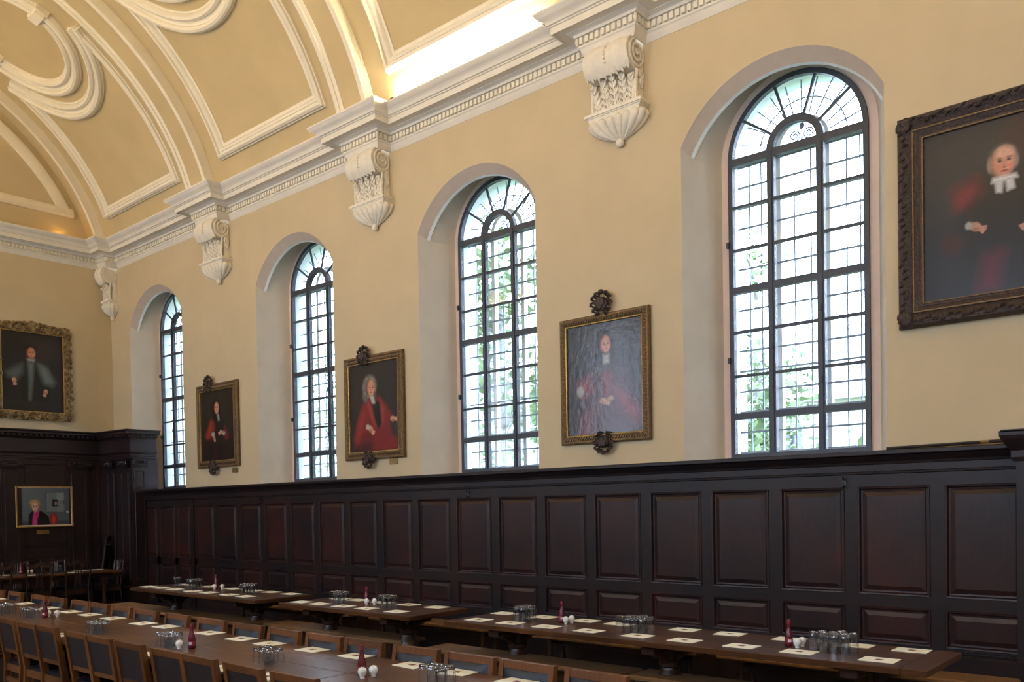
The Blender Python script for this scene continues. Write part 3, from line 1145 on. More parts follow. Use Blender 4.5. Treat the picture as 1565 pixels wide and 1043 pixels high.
# ================================================================== PAINTINGS
class Paint:
    """small oil-paint raster: soft shapes on a grid, u to the right, v downwards, 0..1"""
    def __init__(s, nx, ny, asp, base):
        s.nx, s.ny = nx, ny
        s.U, s.V = np.meshgrid((np.arange(nx)+.5)/nx, (np.arange(ny)+.5)/ny)
        s.asp = asp                      # width / height
        s.im = np.zeros((ny, nx, 3))
        s.im[:] = lin(*base)
        s.rng = np.random.default_rng(5)
        s.gloss = False

    def mixin(s, a, col):
        s.im += (np.array(lin(*col))-s.im)*a[..., None]

    def blob(s, u, v, ru, rv, col, soft=.3, op=1.0, rot=0.0):
        du, dv = (s.U-u)*s.asp, s.V-v
        c, q = math.cos(rot), math.sin(rot)
        x, y = (du*c+dv*q)/(ru*s.asp), (-du*q+dv*c)/rv
        d = np.hypot(x, y)
        s.mixin(np.clip((1+soft/2-d)/max(soft, 1e-3), 0, 1)*op, col)

    def poly(s, pts, col, soft=.012, op=1.0):
        """soft polygon: inside test, edge softened by distance"""
        P = np.array(pts, float)
        ins = np.zeros(s.U.shape, bool)
        dist = np.full(s.U.shape, 9.0)
        n = len(P)
        for i in range(n):
            (x0, y0), (x1, y1) = P[i], P[(i+1) % n]
            cond = (s.V < y0) != (s.V < y1)
            with np.errstate(divide='ignore', invalid='ignore'):
                xi = x0+(s.V-y0)*(x1-x0)/(y1-y0 if y1 != y0 else 1e-9)
            ins ^= cond & (s.U < xi)
            ex, ey = (x1-x0), (y1-y0)
            t = np.clip(((s.U-x0)*ex+(s.V-y0)*ey)/(ex*ex+ey*ey+1e-12), 0, 1)
            dist = np.minimum(dist, np.hypot((s.U-x0-t*ex)*s.asp, s.V-y0-t*ey))
        sd = np.where(ins, dist, -dist)
        s.mixin(np.clip(sd/soft*.5+.5, 0, 1)*op, col)

    def grain(s, k):
        g = s.rng.normal(0, 1, (s.ny, s.nx, 1))
        g = (g+np.roll(g, 1, 0)+np.roll(g, 1, 1)+np.roll(g, 2, 1))/2
        s.im = np.clip(s.im*(1+k*g), 0.001, 1)

    def face(s, u, v, r, skin=(196, 140, 112), shade=(120, 72, 56), turn=.15):
        ru = r*.72/s.asp
        s.blob(u, v, ru, r, shade, .3)
        s.blob(u+ru*turn, v-.02*r, ru*.82, r*.92, skin, .45)
        for sg in (-1, 1):
            s.blob(u+ru*(turn+sg*.38), v-.08*r, ru*.20, r*.075, (52, 34, 30), .6)
            s.blob(u+ru*(turn+sg*.40), v-.26*r, ru*.24, r*.05, (88, 58, 46), .8, .7)
            s.blob(u+ru*(turn+sg*.5), v+.25*r, ru*.25, r*.18, (206, 124, 104), 1., .6)
        s.poly([(u+ru*turn, v-.1*r), (u+ru*(turn+.16), v+.26*r), (u+ru*(turn-.12), v+.27*r)], (160, 100, 80), .01, .7)
        s.blob(u+ru*turn, v+.46*r, ru*.30, r*.055, (140, 62, 56), .6)
        s.blob(u+ru*turn, v+.78*r, ru*.3, r*.1, (205, 150, 122), 1., .5)

    def hand(s, u, v, r, a, col=(190, 140, 112)):
        s.blob(u, v, r/s.asp, r*.75, col, .4, 1, a)
        for i in range(4):
            b = a+(i-1.5)*.22
            for k in range(1, 5):
                s.blob(u+math.cos(b)*r*(.55+.28*k)/s.asp, v+math.sin(b)*r*(.55+.28*k), r*.2/s.asp, r*.17, col, .5)
        s.blob(u, v+r*.4, r*.6/s.asp, r*.25, (110, 70, 54), .8, .6)


def p_red_hood():
    p = Paint(84, 104, .84, (34, 28, 25))
    p.blob(.35, .2, .35, .2, (44, 36, 31), 1.2)
    p.poly([(.34, .42), (.28, .62), (.26, 1.0), (.80, 1.0), (.78, .62), (.66, .42), (.52, .34)], (27, 22, 21), .03)
    p.poly([(.36, .40), (.42, .50), (.40, .62), (.31, .68), (.17, .69), (.13, .63), (.21, .52), (.28, .42)], (122, 38, 28), .03)
    p.poly([(.30, .44), (.22, .58), (.17, .66), (.22, .66), (.30, .55)], (158, 62, 44), .03, .7)
    p.poly([(.70, .52), (.80, .60), (.82, .70), (.74, .74), (.68, .66)], (104, 32, 26), .03)
    p.poly([(.36, .74), (.42, .72), (.44, .98), (.34, .98)], (62, 24, 22), .05)
    p.poly([(.62, .72), (.70, .74), (.78, .98), (.70, .98)], (50, 22, 22), .05)
    p.blob(.46, .24, .13, .13, (24, 18, 16), .4)
    p.blob(.40, .33, .06, .10, (24, 18, 16), .5)
    p.blob(.55, .33, .05, .09, (24, 18, 16), .5)
    p.face(.475, .25, .082)
    p.poly([(.49, .34), (.54, .34), (.56, .43), (.52, .43)], (156, 148, 140), .02)
    p.blob(.36, .62, .05, .03, (150, 158, 160), .5)
    p.hand(.39, .67, .035, 1.2)
    p.blob(.68, .62, .04, .03, (150, 158, 160), .5)
    p.hand(.60, .60, .038, 2.8)
    return p


def p_red_gown():
    p = Paint(92, 110, .83, (38, 33, 30))
    p.blob(.25, .55, .18, .35, (48, 36, 30), 1.2)
    p.poly([(.30, .44), (.18, .60), (.08, .85), (.08, .96), (.25, .98), (.45, 1.0), (.98, 1.0), (.96, .88), (.90, .64), (.80, .54), (.66, .42), (.50, .36)], (112, 30, 28), .03)
    p.poly([(.28, .48), (.17, .66), (.10, .84), (.16, .88), (.28, .74), (.34, .56)], (142, 46, 38), .05, .8)
    p.poly([(.38, .40), (.36, .48), (.50, .70), (.56, .74), (.50, .58)], (150, 62, 52), .03, .8)
    p.poly([(.62, .40), (.72, .52), (.70, .70), (.62, .72)], (146, 56, 46), .03, .7)
    p.poly([(.46, .44), (.62, .44), (.66, .70), (.58, .76), (.50, .62)], (24, 20, 22), .02)
    p.poly([(.24, .82), (.46, .80), (.48, .92), (.22, .93)], (92, 26, 26), .04)
    p.poly([(.08, .93), (.45, .90), (.46, 1.0), (.08, 1.0)], (40, 20, 22), .04, .8)
    p.poly([(.82, .68), (.98, .66), (.98, .86), (.86, .84)], (44, 40, 38), .03)
    p.blob(.42, .255, .145, .12, (104, 102, 94), .35)
    p.blob(.33, .35, .06, .09, (96, 95, 88), .5)
    p.blob(.51, .34, .05, .08, (78, 76, 70), .5)
    for i in range(26):
        a = p.rng.uniform(0, 6.28)
        p.blob(.42+.12*math.cos(a), .27+.11*math.sin(a), .02, .014, (126, 124, 116), .8, .5)
    p.face(.44, .285, .098)
    p.poly([(.42, .375), (.50, .375), (.53, .46), (.47, .46)], (172, 168, 158), .012)
    p.hand(.43, .745, .045, .8)
    p.blob(.37, .72, .04, .03, (168, 160, 150), .5)
    p.hand(.88, .655, .04, .1)
    return p


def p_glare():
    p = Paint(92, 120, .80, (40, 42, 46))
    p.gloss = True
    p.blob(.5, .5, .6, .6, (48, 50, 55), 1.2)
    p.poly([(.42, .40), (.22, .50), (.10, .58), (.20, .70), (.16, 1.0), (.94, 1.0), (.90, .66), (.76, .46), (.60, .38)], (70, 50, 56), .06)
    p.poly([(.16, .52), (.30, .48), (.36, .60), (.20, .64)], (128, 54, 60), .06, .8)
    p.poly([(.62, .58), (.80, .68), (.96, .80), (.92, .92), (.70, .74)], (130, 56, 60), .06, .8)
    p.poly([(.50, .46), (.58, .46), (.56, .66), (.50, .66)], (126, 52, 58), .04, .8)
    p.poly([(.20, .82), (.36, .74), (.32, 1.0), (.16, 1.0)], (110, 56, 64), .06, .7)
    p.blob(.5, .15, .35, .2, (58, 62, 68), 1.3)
    p.blob(.51, .185, .105, .125, (24, 20, 20), .4)
    p.blob(.43, .27, .05, .09, (26, 22, 22), .6)
    p.blob(.60, .27, .05, .09, (26, 22, 22), .6)
    p.face(.52, .20, .075, (176, 132, 108))
    p.poly([(.49, .29), (.57, .29), (.57, .37), (.49, .37)], (150, 150, 148), .015)
    p.blob(.18, .60, .05, .05, (140, 138, 134), .6)
    p.hand(.49, .705, .04, .3, (170, 140, 118))
    p.hand(.58, .69, .035, 2.6, (165, 136, 116))
    return p


def p_clergyman():
    p = Paint(170, 190, .79, (30, 33, 39))
    p.blob(.2, .2, .5, .5, (36, 40, 47), 1.2)
    p.blob(.85, .12, .25, .12, (58, 36, 38), 1.2)
    p.poly([(.36, .30), (.28, .50), (.24, .95), (.26, 1.0), (1.0, 1.0), (1.0, .50), (.90, .36), (.66, .28), (.50, .28)], (21, 22, 25), .05)
    p.poly([(.22, .36), (.36, .32), (.38, .40), (.34, .44), (.29, .455), (.24, .47)], (92, 24, 36), .06)
    p.poly([(.25, .41), (.33, .38), (.30, .44), (.26, .455)], (124, 36, 50), .05, .7)
    p.blob(.20, .68, .07, .06, (52, 30, 30), 1.0)
    p.poly([(.44, .80), (.52, .78), (.48, .96), (.40, .96)], (92, 22, 38), .07)
    # head: fine white hair at the sides, high bare forehead, shaded left cheek
    p.blob(.545, .240, .088, .078, (96, 90, 86), .6)
    p.blob(.462, .262, .022, .042, (128, 120, 112), .7)
    p.blob(.625, .262, .022, .042, (120, 114, 108), .7)
    p.blob(.543, .262, .080, .088, (140, 94, 78), .35)
    p.blob(.552, .252, .068, .078, (192, 142, 120), .55)
    p.blob(.555, .205, .056, .032, (204, 160, 140), 1.0, .8)
    for sg in (-1, 1):
        p.blob(.553+sg*.030, .250, .015, .007, (56, 38, 34), .8)
        p.blob(.553+sg*.031, .236, .021, .006, (112, 84, 74), 1.0, .9)
        p.blob(.553+sg*.036, .286, .020, .016, (204, 116, 100), 1.2, .7)
    p.poly([(.553, .246), (.566, .284), (.540, .285)], (168, 112, 94), .012, .8)
    p.blob(.553, .289, .012, .005, (120, 70, 60), 1.0, .8)
    p.blob(.553, .309, .026, .0065, (132, 60, 56), .8)
    p.blob(.553, .334, .030, .010, (190, 138, 116), 1.2, .6)
    p.poly([(.478, .340), (.628, .338), (.640, .362), (.470, .366)], (206, 204, 200), .012)
    p.poly([(.49, .36), (.548, .36), (.538, .432), (.498, .425)], (184, 184, 182), .010)
    p.poly([(.558, .36), (.612, .36), (.622, .420), (.570, .430)], (184, 184, 182), .010)
    p.hand(.36, .598, .034, .5, (170, 126, 106))
    p.blob(.315, .585, .024, .022, (150, 146, 142), .7)
    p.hand(.72, .625, .034, 2.5, (170, 126, 106))
    return p


def p_bishop():
    p = Paint(110, 132, .75, (34, 29, 26))
    p.blob(.75, .2, .3, .15, (46, 38, 33), 1.2)
    p.poly([(.38, .36), (.30, .60), (.30, .90), (.76, .90), (.74, .58), (.62, .35)], (23, 21, 21), .03)
    p.poly([(.33, .40), (.20, .46), (.08, .52), (.10, .58), (.24, .60), (.33, .52)], (80, 88, 84), .04)
    p.poly([(.58, .38), (.72, .42), (.86, .60), (.82, .66), (.68, .64), (.62, .52)], (88, 96, 92), .04)
    p.poly([(.62, .42), (.72, .46), (.80, .60), (.72, .60)], (112, 120, 114), .05, .6)
    p.poly([(.42, .38), (.52, .36), (.50, .55), (.455, .86), (.43, .86), (.44, .6)], (98, 104, 100), .025)
    p.blob(.455, .195, .11, .035, (20, 18, 18), .4)
    p.blob(.455, .225, .085, .05, (24, 20, 19), .5)
    p.face(.475, .26, .072, (186, 122, 94), (118, 70, 54))
    p.blob(.475, .33, .04, .02, (112, 88, 70), .8)
    p.poly([(.41, .335), (.54, .335), (.52, .36), (.43, .36)], (150, 152, 148), .015)
    p.hand(.20, .62, .035, 1.4)
    p.hand(.70, .74, .035, 1.9)
    p.poly([(0, .88), (1, .89), (1, .91), (0, .90)], (50, 40, 34), .02, .6)
    return p


def p_modern():
    p = Paint(130, 96, 1.32, (84, 96, 103))
    p.blob(.2, .2, .4, .5, (96, 108, 114), 1.3)
    p.poly([(.0, .88), (1, .88), (1, 1), (0, 1)], (66, 76, 82), .02)
    p.poly([(.51, .12), (.86, .12), (.86, .66), (.51, .66)], (74, 82, 88), .006)
    p.poly([(.53, .14), (.84, .14), (.84, .64), (.53, .64)], (112, 122, 128), .006)
    p.poly([(.72, .14), (.86, .14), (.86, .34), (.72, .34)], (142, 152, 156), .006, .7)
    p.poly([(.72, .44), (.86, .44), (.86, .64), (.72, .64)], (124, 134, 140), .006, .7)
    p.poly([(.635, .31), (.735, .31), (.735, .50), (.635, .50)], (36, 36, 40), .006)
    p.blob(.70, .42, .025, .05, (150, 130, 118), .5)
    p.poly([(.895, .62), (.98, .62), (.98, .67), (.895, .67)], (176, 180, 178), .006)
    p.blob(.655, .84, .075, .17, (140, 38, 40), .25)
    p.blob(.655, .84, .04, .12, (168, 66, 62), .5)
    p.poly([(.26, .62), (.21, .70), (.19, 1.0), (.58, 1.0), (.57, .78), (.50, .67), (.40, .60)], (26, 26, 30), .012)
    p.poly([(.30, .62), (.40, .60), (.38, .72), (.355, .82), (.35, 1.0), (.26, 1.0), (.27, .80)], (196, 62, 130), .012)
    p.poly([(.33, .64), (.37, .64), (.34, .80)], (150, 40, 98), .012)
    p.blob(.325, .43, .098, .12, (150, 120, 78), .3)
    p.blob(.31, .40, .08, .08, (178, 150, 100), .5)
    p.blob(.325, .60, .035, .05, (180, 136, 116), .4)
    p.face(.325, .50, .115, (222, 178, 158), (172, 120, 102), -.12)
    return p


def canvas(p, w, h, parent):
    p.grain(.06)
    nx, ny = p.nx, p.ny
    vs = [(0, -w/2+w*i/nx, h/2-h*j/ny) for j in range(ny+1) for i in range(nx+1)]
    fs = [(j*(nx+1)+i, (j+1)*(nx+1)+i, (j+1)*(nx+1)+i+1, j*(nx+1)+i+1) for j in range(ny) for i in range(nx)]
    me = bpy.data.meshes.new('canvas')
    me.from_pydata(vs, [], fs)
    at = me.color_attributes.new('Paint', 'FLOAT_COLOR', 'CORNER')
    cols = np.ones((len(fs), 4, 4), np.float32)
    cols[:, :, :3] = p.im.reshape(-1, 1, 3)
    at.data.foreach_set('color', cols.ravel())
    me.materials.append(M['canvasgloss' if p.gloss else 'canvas'])
    me.update()
    return link('canvas', me, parent)


def frame_ring(w, h, prof):
    """rectangular picture frame; prof = [(inset from the outer edge, x)] swept with mitres"""
    rings = []
    for sy, sz in ((-1, -1), (1, -1), (1, 1), (-1, 1), (-1, -1)):
        rings.append([(x, sy*(w/2-i), sz*(h/2-i)) for i, x in prof])
    return MB().loft(rings, True)


def cartouche(m, y, z, s, flip=1):
    """carved scrolled shield"""
    m.ball((.05, y, z), .035, .075*s, .075*s, 10, 7)
    m.prism([(-.05*s, .06*s), (.05*s, .06*s), (.055*s, 0), (0, -.07*s), (-.055*s, 0)], lambda u, v: (.03, y+u, z+v*flip), lambda u, v: (.092, y+u*.8, z+v*.8*flip))
    for sg in (-1, 1):
        for k, (dy, dz, r) in enumerate(((.085, .055, .032), (.095, -.005, .036), (.075, -.065, .028), (.05, .095, .026), (.045, -.10, .022))):
            pts = [(.05+.02*math.sin(i), y+sg*(dy+r*(1-i/10)*math.cos(i*.75))*s, z+(dz+r*(1-i/10)*math.sin(i*.75))*s*flip) for i in range(9)]
            m.tube(pts, [.016*s*(1-.06*i) for i in range(9)], 5)
    m.ball((.06, y, z+.12*s*flip), .03, .03*s, .028*s, 7, 5)
    return m


def rope(m, w, h, inset, x, r, step, tw=.7):
    """row of slanting gadroons around the frame"""
    for (a, b) in (((-1, -1), (1, -1)), ((1, -1), (1, 1)), ((1, 1), (-1, 1)), ((-1, 1), (-1, -1))):
        p0 = Vector((a[0]*(w/2-inset), a[1]*(h/2-inset)))
        p1 = Vector((b[0]*(w/2-inset), b[1]*(h/2-inset)))
        L = (p1-p0).length
        n = int(L/step)
        d = (p1-p0)/L
        nr = Vector((-d.y, d.x))
        for i in range(n):
            c = p0+d*(L*(i+.5)/n)
            q = (d*tw+nr)*r*1.1
            m.tube([(x, c.x-q.x, c.y-q.y), (x+r*.5, c.x, c.y), (x, c.x+q.x, c.y+q.y)], [r*.25, r*.5, r*.25], 5)
    return m


def portrait(name, label, painter, loc, W, H, fr, style, rz=0.0, tilt=0.0, carts=(True, True)):
    t = thing(name, label, 'painting', loc, rz)
    t.rotation_euler = (0, tilt, rz)
    t['group'] = 'framed portraits on the walls'
    w, h = W-2*fr, H-2*fr
    c = canvas(painter(), w+.01, h+.01, t)
    c.location = (.022, 0, 0)
    MB().box(0, .02, -W/2+fr*.4, W/2-fr*.4, -H/2+fr*.4, H/2-fr*.4).build('backing_board', 'black', t)
    if style == 'rope':
        f = frame_ring(W, H, [(0, 0), (0, .035), (.012, .05), (.03, .052), (.045, .04), (fr-.035, .036), (fr-.02, .045), (fr-.008, .04), (fr, .024), (fr, .0)])
        f = f.build('frame', 'gilt', t, smooth=30)
        rope(MB(), W, H, .075 if fr > .1 else .05, .036, .026, .034).build('rope_carving', 'gilt', f, smooth=60)
        frame_ring(W-2*fr+.03, H-2*fr+.03, [(0, .03), (.002, .046), (.010, .044), (.012, .026)]).build('sight_edge', 'giltbright', f)
    elif style == 'heavy':
        f = frame_ring(W, H, [(0, 0), (0, .05), (.02, .085), (.05, .095), (.075, .08), (.12, .055), (.135, .062), (.15, .055), (.175, .04), (fr-.01, .04), (fr, .026), (fr, 0)])
        f = f.build('frame', 'giltdark', t, smooth=30)
        m = MB()
        for (sy, sz) in ((-1, -1), (1, -1), (1, 1), (-1, 1)):
            for k in range(9):
                a = k*.7
                m.ball((.085, sy*(W/2-.065+.05*math.cos(a)*(k/9)), sz*(H/2-.065+.05*math.sin(a)*(k/9))), .03, .04, .04, 7, 5)
        rr = random.Random(3)
        for (sy, sz, L, horiz) in ((0, -1, W, 1), (0, 1, W, 1), (-1, 0, H, 0), (1, 0, H, 0)):
            n = int(L/.055)
            for i in range(n):
                q = -L/2+L*(i+.5)/n
                off = .055+.018*math.sin(i*1.9)
                y, z = (q, sz*(H/2-off)) if horiz else (sy*(W/2-off), q)
                m.tube([(.088, y-.022, z-.012), (.104, y, z+.010*math.sin(i)), (.088, y+.02, z+.016)], [.008, .013, .005], 5)
        m.build('leaf_carving', 'giltdark', f, smooth=60)
        frame_ring(W-.24, H-.24, [(0, .055), (.002, .072), (.014, .072), (.018, .05)]).build('bead_edge', 'gilt', f)
        frame_ring(W-2*fr+.03, H-2*fr+.03, [(0, .03), (.002, .05), (.012, .048), (.016, .026)]).build('sight_edge', 'gilt', f)
    elif style == 'carved':
        f = frame_ring(W, H, [(.02, 0), (.02, .03), (.04, .055), (.08, .065), (fr-.04, .05), (fr-.015, .04), (fr, .026), (fr, 0)])
        f = f.build('frame', 'giltcarved', t, smooth=30)
        m = MB()
        rr = random.Random(11)
        for (sy, sz, L, horiz) in ((0, -1, W, 1), (0, 1, W, 1), (-1, 0, H, 0), (1, 0, H, 0)):
            n = int(L/.075)
            for i in range(n):
                q = -L/2+.02+(L-.04)*(i+.5)/n
                off = .075+.035*math.sin(i*2.1+sy+2*sz)
                y, z = (q, sz*(H/2-off)) if horiz else (sy*(W/2-off), q)
                a0 = rr.uniform(0, 6.28)
                sg = rr.choice((-1, 1))
                pts = [(.062+.02*math.sin(k*.5), y+(.055-.005*k)*math.cos(a0+sg*k*.6), z+(.055-.005*k)*math.sin(a0+sg*k*.6)) for k in range(9)]
                m.tube(pts, [.006+.013*math.sin(PI*(k+1)/10) for k in range(9)], 6)
                m.ball((.07, y, z), .02, .024, .02, 6, 5)
                if i % 2:
                    e = .0
                    yy, zz = (q, sz*(H/2-.012)) if horiz else (sy*(W/2-.012), q)
                    m.ball((.045, yy, zz), .028, .045 if horiz else .024, .024 if horiz else .045, 8, 5)
        # shell crest in the middle of the top rail
        for i in range(9):
            a = math.radians(15+i*150/8)
            m.tube([(.07, 0, H/2-.10), (.095, .075*math.cos(a), H/2-.08+.085*math.sin(a)), (.06, .13*math.cos(a), H/2-.09+.15*math.sin(a))], [.012, .022, .016], 6)
        for sg in (-1, 1):
            for k in range(10):
                f_ = k/9
                m.ball((.055, sg*(.14+.33*f_), H/2-.02+.045*(1-f_)*abs(math.cos(k*1.3))), .03, .035, .025, 7, 5)
        m.build('leaf_carving', 'giltcarved', f, smooth=60)
        frame_ring(W-2*fr+.025, H-2*fr+.025, [(0, .03), (.002, .052), (.012, .05), (.014, .026)]).build('sight_edge', 'giltbright', f)
    elif style == 'thin':
        f = frame_ring(W, H, [(0, 0), (0, .03), (.008, .036), (fr-.006, .034), (fr, .03), (fr, 0)])
        f = f.build('frame', 'giltbright', t, smooth=30)
        frame_ring(W-2*fr, H-2*fr, [(0, .024), (.0, .03), (.012, .028), (.012, .022)]).build('pale_slip', 'label', f)
    if carts[0]:
        cartouche(MB(), carts[2] if len(carts) > 2 else 0, H/2+(carts[3] if len(carts) > 3 else .01), 1.1).build('crest_carving', 'giltdark', f, smooth=60)
    if carts[1]:
        cartouche(MB(), carts[4] if len(carts) > 4 else 0, -H/2+.01, 1.0, -1).build('foot_carving', 'giltdark', f, smooth=60)
    return t


FX = WX+.012
TL = math.radians(-1.6)
portrait('portrait', 'small gilt-framed portrait of a person in red sleeves, farthest on window wall', p_red_hood, (FX, 3.985, 3.29), 1.31, 1.44, .125, 'rope', carts=(True, True, -.22, .0, -.12))
portrait('portrait', 'gilt-framed portrait of a person with grey wig and red gown', p_red_gown, (FX, 8.10, 3.24), 1.26, 1.46, .115, 'rope', carts=(True, True, -.16, -.01, -.10))
portrait('portrait', 'gilt-framed portrait dimmed by window glare, crest standing above its frame', p_glare, (FX, 12.005, 3.21), 1.19, 1.42, .10, 'rope', carts=(True, True, .0, .10, .0))
portrait('portrait', 'huge dark-framed portrait of a seated white-haired person in black, right edge', p_clergyman, (FX, 15.857, 4.175), 1.495, 1.79, .205, 'heavy', carts=(False, False))
portrait('portrait', 'carved gilt-framed portrait of a person in black cap and grey sleeves', p_bishop, (1.46, .012, 4.495), 1.40, 1.79, .16, 'carved', PI/2, carts=(False, False))
portrait('portrait', 'thin gilt-framed modern portrait of a person in a pink shirt, on dark screen', p_modern, (1.335, .075, 1.962), 1.02, .775, .028, 'thin', PI/2, carts=(False, False))
# brass name plates
for lab, loc, rz, s in (('small brass name plate under the farthest window-wall portrait', (WX+.003, 4.47, 2.505), 0, (.17, .085)),
                        ('small dull name plate under the red-gowned wigged portrait', (WX+.003, 8.47, 2.465), 0, (.17, .085)),
                        ('small brass plate on the dark screen below the modern portrait', (1.38, .085, 1.48), PI/2, (.22, .08))):
    o = thing('name_plate', lab, 'plaque', loc, rz, 'name plates under portraits')
    MB().bbox(0, .012, -s[0]/2, s[0]/2, -s[1]/2, s[1]/2, .003).build('plate', 'brass', o)
    for yy in (-s[0]/2+.012, s[0]/2-.012):
        MB().ball((.013, yy, 0), .004).build('screw', 'black', o)

# ================================================================== TABLES
def dining_table(label, x0, x1, y0, y1, topmat='tabletop', nb=4):
    t = thing('dining_table', label, 'table', ((x0+x1)/2, (y0+y1)/2, 0), 0, 'centre dining tables set end to end')
    hx, hy = (x1-x0)/2, (y1-y0)/2
    w = 2*hx/nb
    for i in range(nb):
        MB().bbox(-hx+i*w+.0008, -hx+(i+1)*w-.0008, -hy+.003, hy-.003, .718, .760, .003).build('top_board', topmat, t)
    for sx in (-1, 1):
        MB().box(sx*(hx-.10)-.012, sx*(hx-.10)+.012, -hy+.2, hy-.2, .63, .718).build('apron', 'chairwood', t)
        for sy in (-1, 1):
            MB().lathe([(.045, 0), (.045, .08), (.03, .10), (.045, .2), (.055, .32), (.035, .44), (.045, .5), (.045, .718)], 12, (sx*(hx-.16), sy*(hy-.28))).build('leg', 'turned', t, smooth=50)
    for sy in (-1, 1):
        MB().box(-hx+.1, hx-.1, sy*(hy-.2)-.012, sy*(hy-.2)+.012, .63, .718).build('apron', 'chairwood', t)
    return t


TX0, TX1 = 3.90, 4.90
dining_table('long centre dining table reaching towards the end wall screen', TX0, TX1, 3.4, 7.05)
dining_table('second centre dining table from the far end, bottle and tumblers on it', TX0, TX1, 7.05, 9.5)
dining_table('centre dining table with worn patches, third from the far end', TX0, TX1, 9.5, 13.05)
dining_table('nearest centre dining table, cut by the bottom edge', TX0, TX1, 13.05, 16.4)


def refectory(label, x0, x1, y0, y1, peds):
    t = thing('refectory_table', label, 'table', ((x0+x1)/2, (y0+y1)/2, 0), 0, 'refectory tables along the panelled wall')
    hx, hy = (x1-x0)/2, (y1-y0)/2
    nb = 3
    w = 2*hx/nb
    for i in range(nb):
        MB().bbox(-hx+i*w+.0008, -hx+(i+1)*w-.0008, -hy+.16, hy-.16, .716, .760, .004).build('top_board', 'sidetable', t)
    for sy in (-1, 1):
        a, b = sorted((sy*hy, sy*(hy-.159)))
        MB().bbox(-hx, hx, a, b, .716, .760, .004).build('end_cleat', 'sidetable', t)
    MB().box(-.05, .05, -hy+.2, hy-.2, .65, .716).build('centre_beam', 'turned', t)
    for yp in peds:
        y = yp-(y0+y1)/2
        MB().lathe([(.10, .10), (.10, .13), (.075, .15), (.07, .18), (.10, .24), (.12, .32), (.125, .38), (.105, .44), (.075, .48), (.07, .50), (.088, .515), (.088, .545), (.065, .56), (.06, .60), (.085, .64)], 18, (0, y)).build('baluster', 'turned', t, smooth=40)
        MB().bbox(-.34, .34, y-.06, y+.06, .64, .716, .008).build('bolster', 'turned', t)
        q = MB()
        for sg in (-1, 1):
            q.prism([(.06, .64), (.24, .64), (.20, .60), (.13, .585), (.08, .54)], lambda u, v: (sg*u, y-.035, v), lambda u, v: (sg*u, y+.035, v))
            q.prism([(.06, .70), (.34, .70), (.30, .66), (.16, .62), (.07, .56)], lambda u, v: (-.03, y+sg*u, v), lambda u, v: (.03, y+sg*u, v))
        q.build('bracket', 'turned', t)
        q = MB()
        q.bbox(-.30, .30, y-.06, y+.06, 0, .10, .012)
        q.build('foot', 'turned', t)
    MB().box(-.03, .03, peds[0]-(y0+y1)/2, peds[-1]-(y0+y1)/2, .04, .09).build('stretcher', 'turned', t)
    return t


RX0, RX1 = 1.42, 2.24
refectory('dark refectory table farthest along the panelled wall', RX0, RX1, 5.42, 8.57, (5.95, 7.97))
refectory('short dark refectory table, middle one along the panelled wall', RX0, RX1, 9.05, 11.24, (9.46, 10.77))
refectory('long dark refectory table nearest the camera along the panelled wall', RX0, RX1, 11.72, 15.92, (12.27, 13.88, 15.42))


def bench(label, x0, x1, y0, y1, grp):
    t = thing('bench', label, 'bench', ((x0+x1)/2, (y0+y1)/2, 0), 0, grp)
    hx, hy = (x1-x0)/2, (y1-y0)/2
    MB().bbox(-hx, hx, -hy, hy, .405, .448, .012).build('seat_plank', 'bench', t)
    MB().box(-.02, .02, -hy+.15, hy-.15, .33, .405).build('under_rail', 'turned', t)
    for sy in (-1, 1):
        for sx in (-1, 1):
            MB().lathe([(.026, 0), (.026, .06), (.02, .07), (.032, .14), (.036, .2), (.02, .28), (.028, .31), (.028, .405)], 10, (sx*(hx-.06), sy*(hy-.22))).build('leg', 'turned', t, smooth=50)
        MB().box(-hx+.04, hx-.04, sy*(hy-.22)-.02, sy*(hy-.22)+.02, .35, .405).build('cross_rail', 'turned', t)
    return t


G1 = 'benches on the room side of the refectory tables'
bench('long pale worn bench in front of the farthest refectory table', 1.74, 2.14, 4.35, 8.24, G1)
bench('brown bench in front of the middle refectory table', 1.60, 1.97, 8.30, 10.80, G1)
bench('worn greyish bench at the left half of the nearest refectory table', 1.76, 2.10, 11.28, 13.59, G1)
bench('glossy brown bench cut by the bottom edge under the nearest refectory table', 1.74, 2.08, 13.63, 16.1, G1)
G2 = 'benches between the refectory tables and the panelling'
bench('wall-side bench behind the farthest refectory table', .48, .82, 5.7, 8.5, G2)
bench('wall-side bench behind the middle refectory table', .48, .82, 8.9, 11.05, G2)
bench('wall-side bench behind the left half of the nearest refectory table', .48, .82, 11.58, 13.55, G2)
bench('wall-side bench behind the right half of the nearest refectory table', .48, .82, 13.75, 16.1, G2)

# high table in front of the oak screen
t = thing('high_table', 'plain brown high table standing across the hall before the oak screen', 'table', (0, 0, 0))
for i in range(3):
    MB().bbox(.58, 6.2, .80+i*.247, .80+(i+1)*.247-.002, .722, .760, .004).build('top_board', 'tabletop', t)
MB().box(.75, 6.0, .86, .88, .64, .722).build('apron', 'oldchair', t)
MB().box(.75, 6.0, 1.44, 1.46, .64, .722).build('apron', 'oldchair', t)
for x in (.85, 3.3, 5.9):
    for y in (.90, 1.42):
        MB().lathe([(.035, 0), (.035, .1), (.05, .2), (.03, .35), (.045, .5), (.04, .722)], 10, (x, y)).build('leg', 'turned', t, smooth=50)


